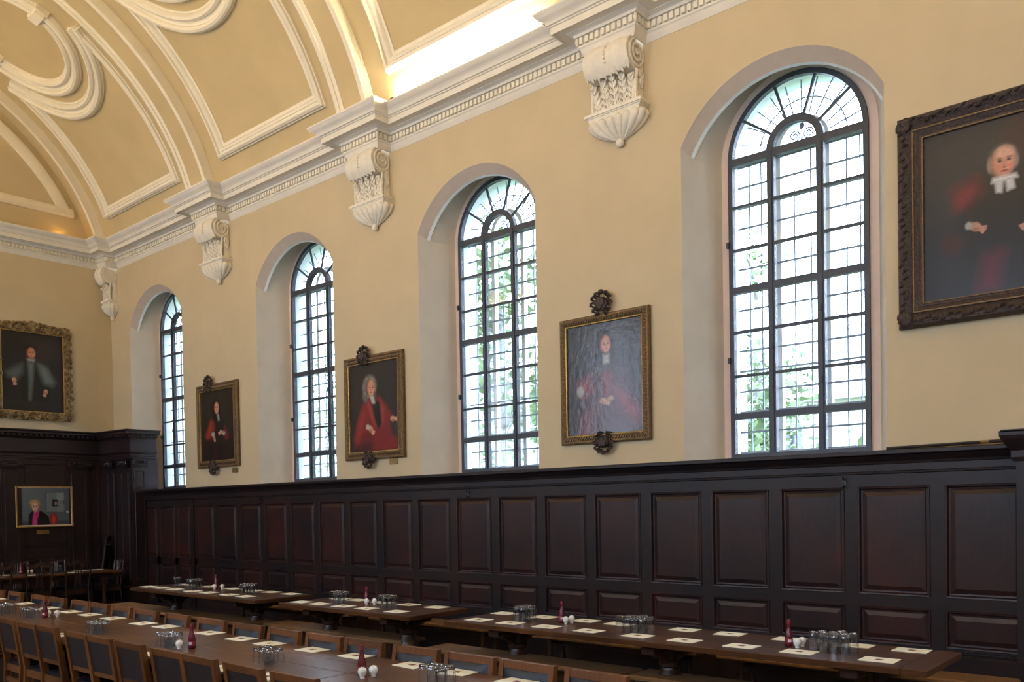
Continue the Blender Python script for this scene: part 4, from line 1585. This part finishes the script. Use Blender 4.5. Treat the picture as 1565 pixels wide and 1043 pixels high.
# ================================================================== LEATHER CHAIRS
def cushion(x0, x1, y0, y1, z0, z1, puff, nx=7, ny=7):
    """leather pad, domed on top"""
    m = MB()
    top, bot = [], []
    for i in range(nx):
        r, b = [], []
        for j in range(ny):
            u, v = i/(nx-1), j/(ny-1)
            e = (1-(2*u-1)**4)*(1-(2*v-1)**4)
            r.append((x0+(x1-x0)*u, y0+(y1-y0)*v, z1-puff*(1-e)))
            b.append((x0+(x1-x0)*u, y0+(y1-y0)*v, z0))
        top.append(r)
        bot.append(b)
    m.loft(top, False)
    m.loft(bot, False)
    edge = lambda g: g[0][:-1]+[r[-1] for r in g][:-1]+g[-1][:0:-1]+[r[0] for r in g][:0:-1]
    m.loft([edge(bot), edge(top)], True)
    return m


def make_leather_chair():
    t = thing('leather_chair', 'x', 'chair')
    def bx(z):     # rear post centre line: leaning back above the seat, raking back below it
        return -.020-.062*(.86-z)/.42 if z > .44 else -.082+.045*((.44-z)/.44)**1.5
    for sg in (-1, 1):
        zs = [0, .15, .3, .44, .55, .65, .76, .86]
        rings = []
        for z in zs:
            x, w = bx(z), .019
            d = .020+.006*(1-abs(z-.44)/.44)
            rings.append([(x-d, sg*.198-w, z), (x+d, sg*.198-w, z), (x+d, sg*.198+w, z), (x-d, sg*.198+w, z)])
        MB().loft(rings, True, True).build('rear_post', 'chairwood', t)
        MB().box(-.47, -.435, sg*.198-.019, sg*.198+.019, 0, .42).build('front_leg', 'chairwood', t)
        MB().box(-.44, -.09, sg*.198-.012, sg*.198+.012, .365, .42).build('side_rail', 'chairwood', t)
        MB().box(-.44, -.07, sg*.198-.010, sg*.198+.010, .15, .185).build('side_stretcher', 'chairwood', t)
    def rail(z0, z1, nm, th=.014):
        q = MB()
        q.loft([[(bx(z)-th, -.18, z), (bx(z)+th, -.18, z), (bx(z)+th, .18, z), (bx(z)-th, .18, z)] for z in (z0, z1)], True, True)
        q.build(nm, 'chairwood', t)
    rail(.812, .858, 'top_rail', .016)
    rail(.535, .570, 'lower_back_rail')
    rail(.360, .420, 'rear_seat_rail')
    rail(.255, .300, 'rear_stretcher')
    MB().box(-.465, -.440, -.18, .18, .36, .42).build('front_rail', 'chairwood', t)
    # leather back pad: puffed on the sitting side, flat leather on the outside
    m, back = MB(), MB()
    rows, rb = [], []
    for i in range(8):
        v = i/7
        z = .570+(.812-.570)*v
        r, q = [], []
        for j in range(9):
            u = j/8
            e = (1-(2*u-1)**6)*(1-(2*v-1)**6)
            r.append((bx(z)-.012-.022*e, -.178+.356*u, z))
            q.append((bx(z)+.010, -.178+.356*u, z))
        rows.append(r)
        rb.append(q)
    m.loft(rows, False)
    m.loft([rows[-1], rb[-1]], False)
    m.loft([rows[0], rb[0]], False)
    m.loft([[r[0] for r in rows], [r[0] for r in rb]], False)
    m.loft([[r[-1] for r in rows], [r[-1] for r in rb]], False)
    m.build('back_pad', 'leather', t, smooth=50)
    back.loft(rb, False).build('back_leather', 'leatherback', t)
    cushion(-.465, -.085, -.195, .195, .415, .468, .02).build('seat_pad', 'leather', t, smooth=50)
    return t


FARY = [5.22, 5.83, 6.59, 7.11, 7.71, 8.17, 8.69, 9.22, 9.82, 10.45, 11.03, 11.56, 12.08, 12.54, 13.09, 13.60, 14.09, 14.60]
NEARY = [8.74, 9.26, 9.66, 10.28, 10.70, 11.18, 11.76, 12.18, 12.72, 13.24]
ch0 = make_leather_chair()
for i, y in enumerate(FARY):
    lab = '%s leather chair from the end-wall end, wall side of the centre tables' % ORD[i]
    if i == 0:
        ch0.location = (3.835, y, 0)
        ch0.rotation_euler = (0, 0, PI)
        ch0['label'] = lab
        ch0['group'] = 'chairs on the wall side of the centre tables'
    else:
        dup(ch0, (3.835+random.uniform(-.012, .006), y, 0), PI+random.uniform(-.03, .03), lab)
for i, y in enumerate(NEARY):
    dup(ch0, (4.965+random.uniform(-.004, .012), y, 0), random.uniform(-.03, .03),
        '%s leather chair from the left picture edge, its back towards the camera' % ORD[i], 'chairs on the near side of the centre tables')


# ================================================================== HIGH TABLE CHAIRS
def make_splat_chair():
    """chair with serpentine crest and pierced splat; back at +Y, sitter faces -Y"""
    t = thing('splat_back_chair', 'x', 'chair')
    by = lambda z: .0-.09*(.96-z)/.5 if z > .45 else -.09+.06*((.45-z)/.45)
    for sg in (-1, 1):
        pts = [(sg*(.19+.025*max(0, z-.45)/.5), by(z), z) for z in (0, .2, .45, .6, .75, .9, .945)]
        MB().tube(pts, [.017, .018, .02, .018, .016, .016, .014], 8).build('rear_post', 'oldchair', t, smooth=50)
        MB().box(sg*.2-.018, sg*.2+.018, -.47, -.434, 0, .44).build('front_leg', 'oldchair', t)
        MB().box(sg*.2-.01, sg*.2+.01, -.44, -.09, .38, .44).build('side_rail', 'oldchair', t)
        MB().box(sg*.2-.008, sg*.2+.008, -.44, -.07, .14, .17).build('stretcher', 'oldchair', t)
    m, rows = MB(), []
    for j in range(25):
        u = -1+2*j/24
        z = .945+.022*math.cos(u*PI*2)*(1-.2*abs(u))-.02*abs(u)**6
        h = .028+.010*math.cos(u*PI)
        y = by(.95)+.01*(1-u*u)
        rows.append([(u*.232, y-.012, z-h), (u*.232, y+.012, z-h), (u*.232, y+.008, z+.022), (u*.232, y-.008, z+.022)])
    m.loft(rows, True, True)
    m.build('crest_rail', 'oldchair', t, smooth=40)
    for k in range(5):
        x0 = (k-2)*.034
        pts = []
        for i in range(9):
            f = i/8
            z = .47+.46*f
            sp = 1-.35*math.sin(PI*f)+.55*max(0, f-.55)
            pts.append((x0*sp, by(z)+.004, z))
        MB().tube(pts, .0095, 6).build('splat_bar', 'oldchair', t, smooth=60)
    MB().box(-.2, .2, -.47, -.45, .38, .44).build('front_rail', 'oldchair', t)
    MB().box(-.185, .185, by(.45)-.012, by(.45)+.012, .38, .48).build('rear_rail', 'oldchair', t)
    cushion(-.2, .2, -.475, -.10, .43, .475, .02).build('seat_pad', 'leather', t, smooth=50)
    return t


sp = make_splat_chair()
sp.location = (2.04, 1.70, 0)
sp['label'] = 'dark splat-back chair left of the tumblers, back turned to the hall'
sp['group'] = 'splat-back chairs at the high table'
dup(sp, (1.40, 1.70, 0), 0, 'dark splat-back chair right of the tumblers, back turned to the hall')
dup(sp, (2.70, 1.72, 0), 0, 'dark splat-back chair at the left picture edge, back turned to the hall')
dup(sp, (1.34, .40, 0), PI, 'dark splat-back chair between high table and screen, below the modern portrait')
dup(sp, (1.98, .40, 0), PI, 'dark splat-back chair between high table and screen, behind the red bottle')
dup(sp, (.44, 1.17, 0), PI/2, 'splat-back chair at the window end of the high table, below the carved armchair', scale=(.85, .85, .98))

t = thing('carved_armchair', 'tall carved dark armchair standing in the corner by the high table', 'chair', (.44, .52, 0), math.radians(52))
for sg in (-1, 1):
    MB().tube([(sg*.20, .10, 0), (sg*.20, 0, .45), (sg*.205, .03, .8), (sg*.21, .09, 1.25)], [.024, .026, .024, .020], 8).build('rear_post', 'blackoak', t, smooth=50)
    MB().lathe([(.03, 0), (.03, .05), (.02, .1), (.034, .2), (.02, .3), (.03, .4), (.022, .5), (.028, .64)], 10, (sg*.23, -.44)).build('front_leg', 'blackoak', t, smooth=50)
    MB().tube([(sg*.21, .02, .68), (sg*.24, -.2, .66), (sg*.25, -.42, .66), (sg*.25, -.50, .63)], .022, 8).build('armrest', 'blackoak', t, smooth=50)
    MB().box(sg*.2-.015, sg*.2+.015, -.43, .0, .38, .43).build('side_rail', 'blackoak', t)
q = MB()
for i in range(9):
    a = PI*i/8
    q.ball((.17*math.cos(a), .088, 1.24+.11*math.sin(a)), .042, .025, .042, 8, 6)
for i in range(5):
    q.tube([(0, .09, 1.22), ((i-2)*.03, .075, 1.30), ((i-2)*.05, .09, 1.36)], [.01, .02, .012], 6)
q.build('carved_crest', 'blackoak', t, smooth=60)
MB().loft([[(-.16, .012, .62), (.16, .012, .62), (.16, .03, .62), (-.16, .03, .62)], [(-.165, .072, 1.20), (.165, .072, 1.20), (.165, .09, 1.20), (-.165, .09, 1.20)]], True, True).build('back_panel', 'oldchair', t)
cushion(-.24, .24, -.46, .0, .42, .47, .02).build('seat_pad', 'leather', t, smooth=50)
MB().box(-.22, .22, -.45, -.43, .12, .20).build('front_stretcher', 'blackoak', t)

# ================================================================== PLACE MATS
mat_me = MB().bbox(-.085, .085, -.113, .113, 0, .004, .0015).mesh('card')
mat_me.materials.append(M['mat'])
cr = MB().prism([(-.022, -.012), (-.016, -.026), (0, -.022), (.016, -.028), (.022, -.01), (.018, .012), (.024, .024), (.004, .02), (-.014, .028), (-.02, .012)], lambda u, v: (u, v, .0041), lambda u, v: (u, v, .0046)).mesh('crest')
cr.materials.append(M['crest'])
cr2 = MB().prism([(-.012, -.006), (0, -.016), (.012, -.004), (.008, .012), (-.008, .014)], lambda u, v: (u, v, .0046), lambda u, v: (u, v, .0049)).mesh('shield')
cr2.materials.append(M['crestdark'])


def placemat(label, x, y, grp, rz=0.0):
    o = thing('placemat', label, 'placemat', (x, y, .7602), rz+random.uniform(-.07, .07), grp)
    c = link('card', mat_me, o)
    link('crest', cr, c)
    link('shield', cr2, c)


FM = [(3.985, y) for y in (5.50, 6.44, 7.22, 7.82, 8.28, 8.80, 9.46, 9.87, 10.60, 11.14, 11.56, 12.09, 12.58, 13.18, 13.60, 14.1)]
for i, (x, y) in enumerate(FM):
    placemat('%s crested placemat from the far end, wall side of the centre tables' % ORD[i], x+random.uniform(-.02, .03), y, 'placemats on the wall side of the centre tables')
for i, y in enumerate((8.42, 9.02, 9.60, 10.22, 10.66, 11.26, 11.78, 12.22, 12.72, 13.3)):
    placemat('%s crested placemat from the left, camera side of the centre tables' % ORD[i], 4.79, y, 'placemats on the camera side of the centre tables')
SIDE = [('nearest', (11.97, 12.36, 12.78, 13.23, 13.71, 14.13, 14.60, 15.03, 15.57), (11.85, 12.36, 12.84, 13.20, 13.85, 14.26, 14.75, 15.25, 15.63)),
        ('middle', (9.19, 9.54, 9.96, 10.35, 10.83), (9.28, 9.60, 10.02, 10.46, 10.90)),
        ('farthest', (5.54, 5.92, 6.29, 6.78, 7.18, 7.67, 8.04), (5.75, 6.35, 6.95, 7.45, 7.85, 8.28))]
for nm, near, farr in SIDE:
    for i, y in enumerate(near):
        placemat('%s placemat from the left, room side of the %s refectory table' % (ORD[i], nm), 2.03, y, 'placemats on the room side of the refectory tables')
    for i, y in enumerate(farr):
        placemat('%s placemat from the left, panelling side of the %s refectory table' % (ORD[i], nm), 1.535, y, 'placemats on the panelling side of the refectory tables')
for i, (x, y) in enumerate(((.80, .98), (1.05, .92), (1.35, 1.40), (2.00, 1.38), (2.35, .93), (2.65, 1.38))):
    placemat('%s placemat from the window end of the high table' % ORD[i], x, y, 'placemats on the high table', PI/2)

# ================================================================== TUMBLERS, BOTTLES, CRUETS
gl = MB()
outer = [(.0335, 0), (.0332, .04), (.0322, .08), (.0310, .12), (.0300, .146), (.027, .153), (.004, .153)]
inner = [(.004, .138), (.025, .137), (.0280, .12), (.0296, .08), (.0308, .04), (.0315, 0)]
rings = [[(r*math.cos(2*PI*k/14), r*math.sin(2*PI*k/14), z) for k in range(14)] for r, z in outer+inner]
gl.loft(rings+[rings[0]], True)
gl_me = gl.mesh('tumbler')
gl_me.materials.append(M['tumbler'])


def tumblers(desc, x, y, n, grp):
    pats = {2: [(0, -.045), (0, .045)], 3: [(0, -.05), (-.02, .03), (.05, .0)],
            6: [(.037, -.072), (.037, 0), (.037, .072), (-.037, -.066), (-.037, .006), (-.037, .078)],
            9: [(.037, -.108), (.037, -.036), (.037, .036), (.037, .108), (-.034, -.072), (-.034, 0), (-.034, .072), (-.034, .144), (-.105, .036)],
            7: [(.07, -.035), (.07, .036), (0, -.072), (0, 0), (0, .072), (-.07, -.035), (-.07, .036)],
            8: [(.07, -.072), (.07, 0), (.07, .072), (0, -.036), (0, .036), (-.07, -.072), (-.07, 0), (-.07, .072)],
            10: [(.05, -.108), (.05, -.036), (.05, .036), (.05, .108), (-.02, -.072), (-.02, 0), (-.02, .072), (-.09, -.036), (-.09, .036), (-.09, .108)]}
    for (dx, dy) in pats[n]:
        o = link('tumbler', gl_me)
        o.location = (x+dx+random.uniform(-.002, .002), y+dy+random.uniform(-.002, .002), .7602)
        o.rotation_euler = (0, 0, random.uniform(0, 3))
        o.scale = (1, 1, .70) if x > 3 else (1, 1, .90)
        tag(o, 'upturned tumbler in the cluster '+desc, 'glass', grp)


CL = [('at the left picture edge on the centre table', 4.47, 7.32, 6), ('beside the farthest red bottle on the centre tables', 4.46, 7.97, 6),
      ('on the centre table left of the worn patch', 4.53, 9.70, 6), ('left of the middle red bottle on the centre tables', 4.53, 10.97, 6),
      ('on the centre table between the two nearest red bottles', 4.49, 12.28, 6), ('at the bottom edge right of the nearest white cruets', 4.27, 13.72, 6),
      ('left of the red bottle, nearest refectory table left end', 1.83, 12.36, 7), ('in the middle of the nearest refectory table', 1.90, 13.58, 9),
      ('near the right end of the nearest refectory table', 1.89, 15.20, 9), ('left on the middle refectory table', 1.87, 9.68, 6),
      ('right of the bottle on the middle refectory table', 1.86, 10.48, 6), ('of two at the far end of the farthest refectory table', 1.80, 5.92, 2),
      ('left of the bottle on the farthest refectory table', 1.84, 6.48, 7), ('right on the farthest refectory table', 1.86, 7.84, 7),
      ('on the high table before the oak screen', 1.56, 1.10, 7)]
for i, (d, x, y, n) in enumerate(CL):
    tumblers(d, x, y, n, 'tumblers '+d)


def make_bottle():
    t = thing('sauce_bottle', 'x', 'bottle')
    body = MB().lathe([(.022, 0), (.027, .004), (.029, .02), (.029, .045), (.027, .075), (.021, .105), (.0155, .13), (.0125, .155), (.012, .166)], 16).build('body', 'ketchup', t, smooth=50)

    MB().lathe([(.0135, .164), (.0135, .188), (.0125, .192), (.002, .193)], 14).build('cap', 'redcap', t, smooth=40)
    m = MB()
    m.loft([[(.0296*math.cos(a), .0296*math.sin(a), .022) for a in np.linspace(-1.4, 1.4, 11)], [(.0290*math.cos(a), .0290*math.sin(a), .062) for a in np.linspace(-1.4, 1.4, 11)]], False)
    m.build('paper_label', 'redcap', body)
    m = MB()
    m.loft([[(.0304*math.cos(a), .0304*math.sin(a), .034) for a in np.linspace(-.45, .45, 7)], [(.0300*math.cos(a), .0300*math.sin(a), .052) for a in np.linspace(-.45, .45, 7)]], False)
    m.build('pale_print', 'label', body)
    return t


def make_cruet():
    t = thing('salt_cruet', 'x', 'cruet')
    body = MB().lathe([(.013, 0), (.014, .004), (.012, .008), (.016, .014), (.023, .026), (.0255, .038), (.024, .048), (.018, .057), (.008, .062), (.001, .063)], 16).build('body', 'china', t, smooth=60)
    for a in range(3):
        MB().ball((.006*math.cos(a*2.1), .006*math.sin(a*2.1), .0622), .0014, n=5, m=4).build('shaker_hole', 'crestdark', body)
    return t


RZ = math.radians(40)
bt = make_bottle()
bt.location = (4.38, 8.13, .7602)
bt.rotation_euler = (0, 0, RZ)
bt['label'] = 'red sauce bottle farthest away on the centre tables'
bt['group'] = 'red sauce bottles'
for lab, x, y in (('red sauce bottle in the middle of the centre tables', 4.49, 11.25), ('nearest red sauce bottle, at the table joint by the bottom edge', 4.40, 13.18),
                  ('red sauce bottle near the left end of the nearest refectory table', 1.75, 12.73), ('red sauce bottle near the right end of the nearest refectory table', 1.83, 14.87),
                  ('red sauce bottle on the middle refectory table', 1.74, 10.0), ('red sauce bottle on the farthest refectory table', 1.66, 6.72),
                  ('red sauce bottle on the high table between splat-back chairs', 2.05, .86)):
    dup(bt, (x, y, .7602), RZ, lab)
cu = make_cruet()
cu.scale = (1.12, 1.12, 1.12)
CR = [(4.32, 8.05, 'left of the farthest bottle on the centre tables'), (4.28, 8.17, 'right of the farthest bottle on the centre tables'),
      (4.56, 11.19, 'beside the middle bottle on the centre tables'), (4.455, 13.25, 'in front of the nearest bottle, left of a pair'), (4.375, 13.26, 'in front of the nearest bottle, right of a pair'),
      (1.81, 12.82, 'front one by the left bottle, nearest refectory table'), (1.725, 12.82, 'back one by the left bottle, nearest refectory table'),
      (1.87, 14.95, 'front one by the right bottle, nearest refectory table'), (1.79, 14.955, 'back one by the right bottle, nearest refectory table'),
      (1.80, 10.07, 'left one by the bottle, middle refectory table'), (1.74, 10.13, 'right one by the bottle, middle refectory table'),
      (1.72, 6.78, 'left one by the bottle, farthest refectory table'), (1.66, 6.88, 'right one by the bottle, farthest refectory table'),
      (1.93, .82, 'by the bottle on the high table, left of a pair'), (1.85, .80, 'by the bottle on the high table, right of a pair')]
for i, (x, y, d) in enumerate(CR):
    lab = 'white china cruet '+d
    if i == 0:
        cu.location = (x, y, .7602)
        cu['label'] = lab
        cu['group'] = 'white china cruets'
    else:
        dup(cu, (x, y, .7602), 0, lab)

# ================================================================== OUTSIDE THE WINDOWS
structure(MB().box(-40, -1.1, -45, 40, -.8, -.6).build('ground', 'grass'))
b = thing('building', 'pale stone building with tiled roof seen through the nearest window', 'building', (-17, 0, -.6))
MB().box(-6, 0, -30, 14, 0, 5.4).build('wall', 'stone', b)
MB().prism([(.5, 5.3), (-3, 8.0), (-6.5, 5.3)], lambda u, v: (u, -30.4, v), lambda u, v: (u, 14.4, v)).build('roof', 'slate', b)
for i in range(15):
    y = -28.5+i*2.9
    for z in (1.0, 3.4):
        fr_ = MB().box(0, .05, y-.06, y+1.06, z-.06, z+1.36).build('window', 'pale', b)
        MB().box(.05, .06, y, y+.47, z, z+1.3).box(.05, .06, y+.53, y+1.0, z, z+1.3).build('pane', 'extglass', fr_)
MB().tube([(.08, 7.0, 0), (.08, 7.0, 5.3)], .06, 8).build('drainpipe', 'black', b)


def tree(label, x, y, h, crown, seed, leafm, leaf=.16, n=2600, lean=0.0):
    rr = random.Random(seed)
    t = thing('tree', label, 'tree', (x, y, -.6), 0, 'trees outside the windows')
    top = Vector((lean, lean, h))
    MB().tube([(0, 0, 0), (lean*.3, lean*.2, h*.4), top*.8, top], [.16, .12, .08, .03], 8).build('trunk', 'bark', t, smooth=60)
    tips = []
    for i in range(9):
        f = rr.uniform(.35, .95)
        a = rr.uniform(0, 2*PI)
        s = Vector((lean*f, lean*f, h*f))
        L = crown*rr.uniform(.5, 1.0)
        e = s+Vector((math.cos(a)*L, math.sin(a)*L, L*rr.uniform(.2, .8)))
        mid = (s+e)/2+Vector((0, 0, .15*L))
        MB().tube([s, mid, e], [.05, .035, .012], 6).build('branch', 'bark', t, smooth=60)
        tips += [mid, e, (mid+e)/2]
    m = MB()
    for i in range(n):
        c = rr.choice(tips)+Vector((rr.gauss(0, .32), rr.gauss(0, .32), rr.gauss(0, .28)))*crown*.6
        d = Vector((rr.gauss(0, 1), rr.gauss(0, 1), rr.gauss(-.2, .7))).normalized()
        s_ = d.cross(Vector((rr.gauss(0, 1), rr.gauss(0, 1), rr.gauss(0, 1)))).normalized()
        l = leaf*rr.uniform(.7, 1.4)
        if x+c.x > -1.6:
            continue
        m.add([c, c+d*l*.45+s_*l*.22, c+d*l, c+d*l*.45-s_*l*.22], [(0, 1, 2, 3)])
    me = bpy.data.meshes.new('foliage')
    me.from_pydata(m.v, [], m.f)
    me.materials.append(M[leafm])
    o = link('foliage', me, t)
    o['kind'] = 'stuff'


tree('leafy tree at the lower left of the nearest window', -5.2, 10.8, 5.0, 1.6, 1, 'leaf', .20, 2200)
tree('low pale shrub-like tree low in the nearest window', -3.4, 13.4, 2.9, .9, 2, 'leafpale', .14, 1800)
tree('broad-leaved tree with thick trunk filling the third window', -4.4, 6.6, 7.6, 1.9, 3, 'leaf', .24, 1500, .2)
tree('pale tree behind the trunk in the third window', -8.6, 3.0, 6.5, 2.0, 4, 'leafpale', .2, 1200)
tree('small-leaved tree seen through the second window', -5.5, -1.2, 6.4, 2.0, 5, 'leafpale', .15, 1500)
tree('pale green tree seen through the farthest window', -5.0, -6.5, 6.5, 2.4, 6, 'leafpale', .16, 1500)
tree('distant tree top above the roof in the nearest window', -9.5, 9.4, 7.2, 1.6, 7, 'leaf', .16, 1500)

bpy.context.view_layer.update()
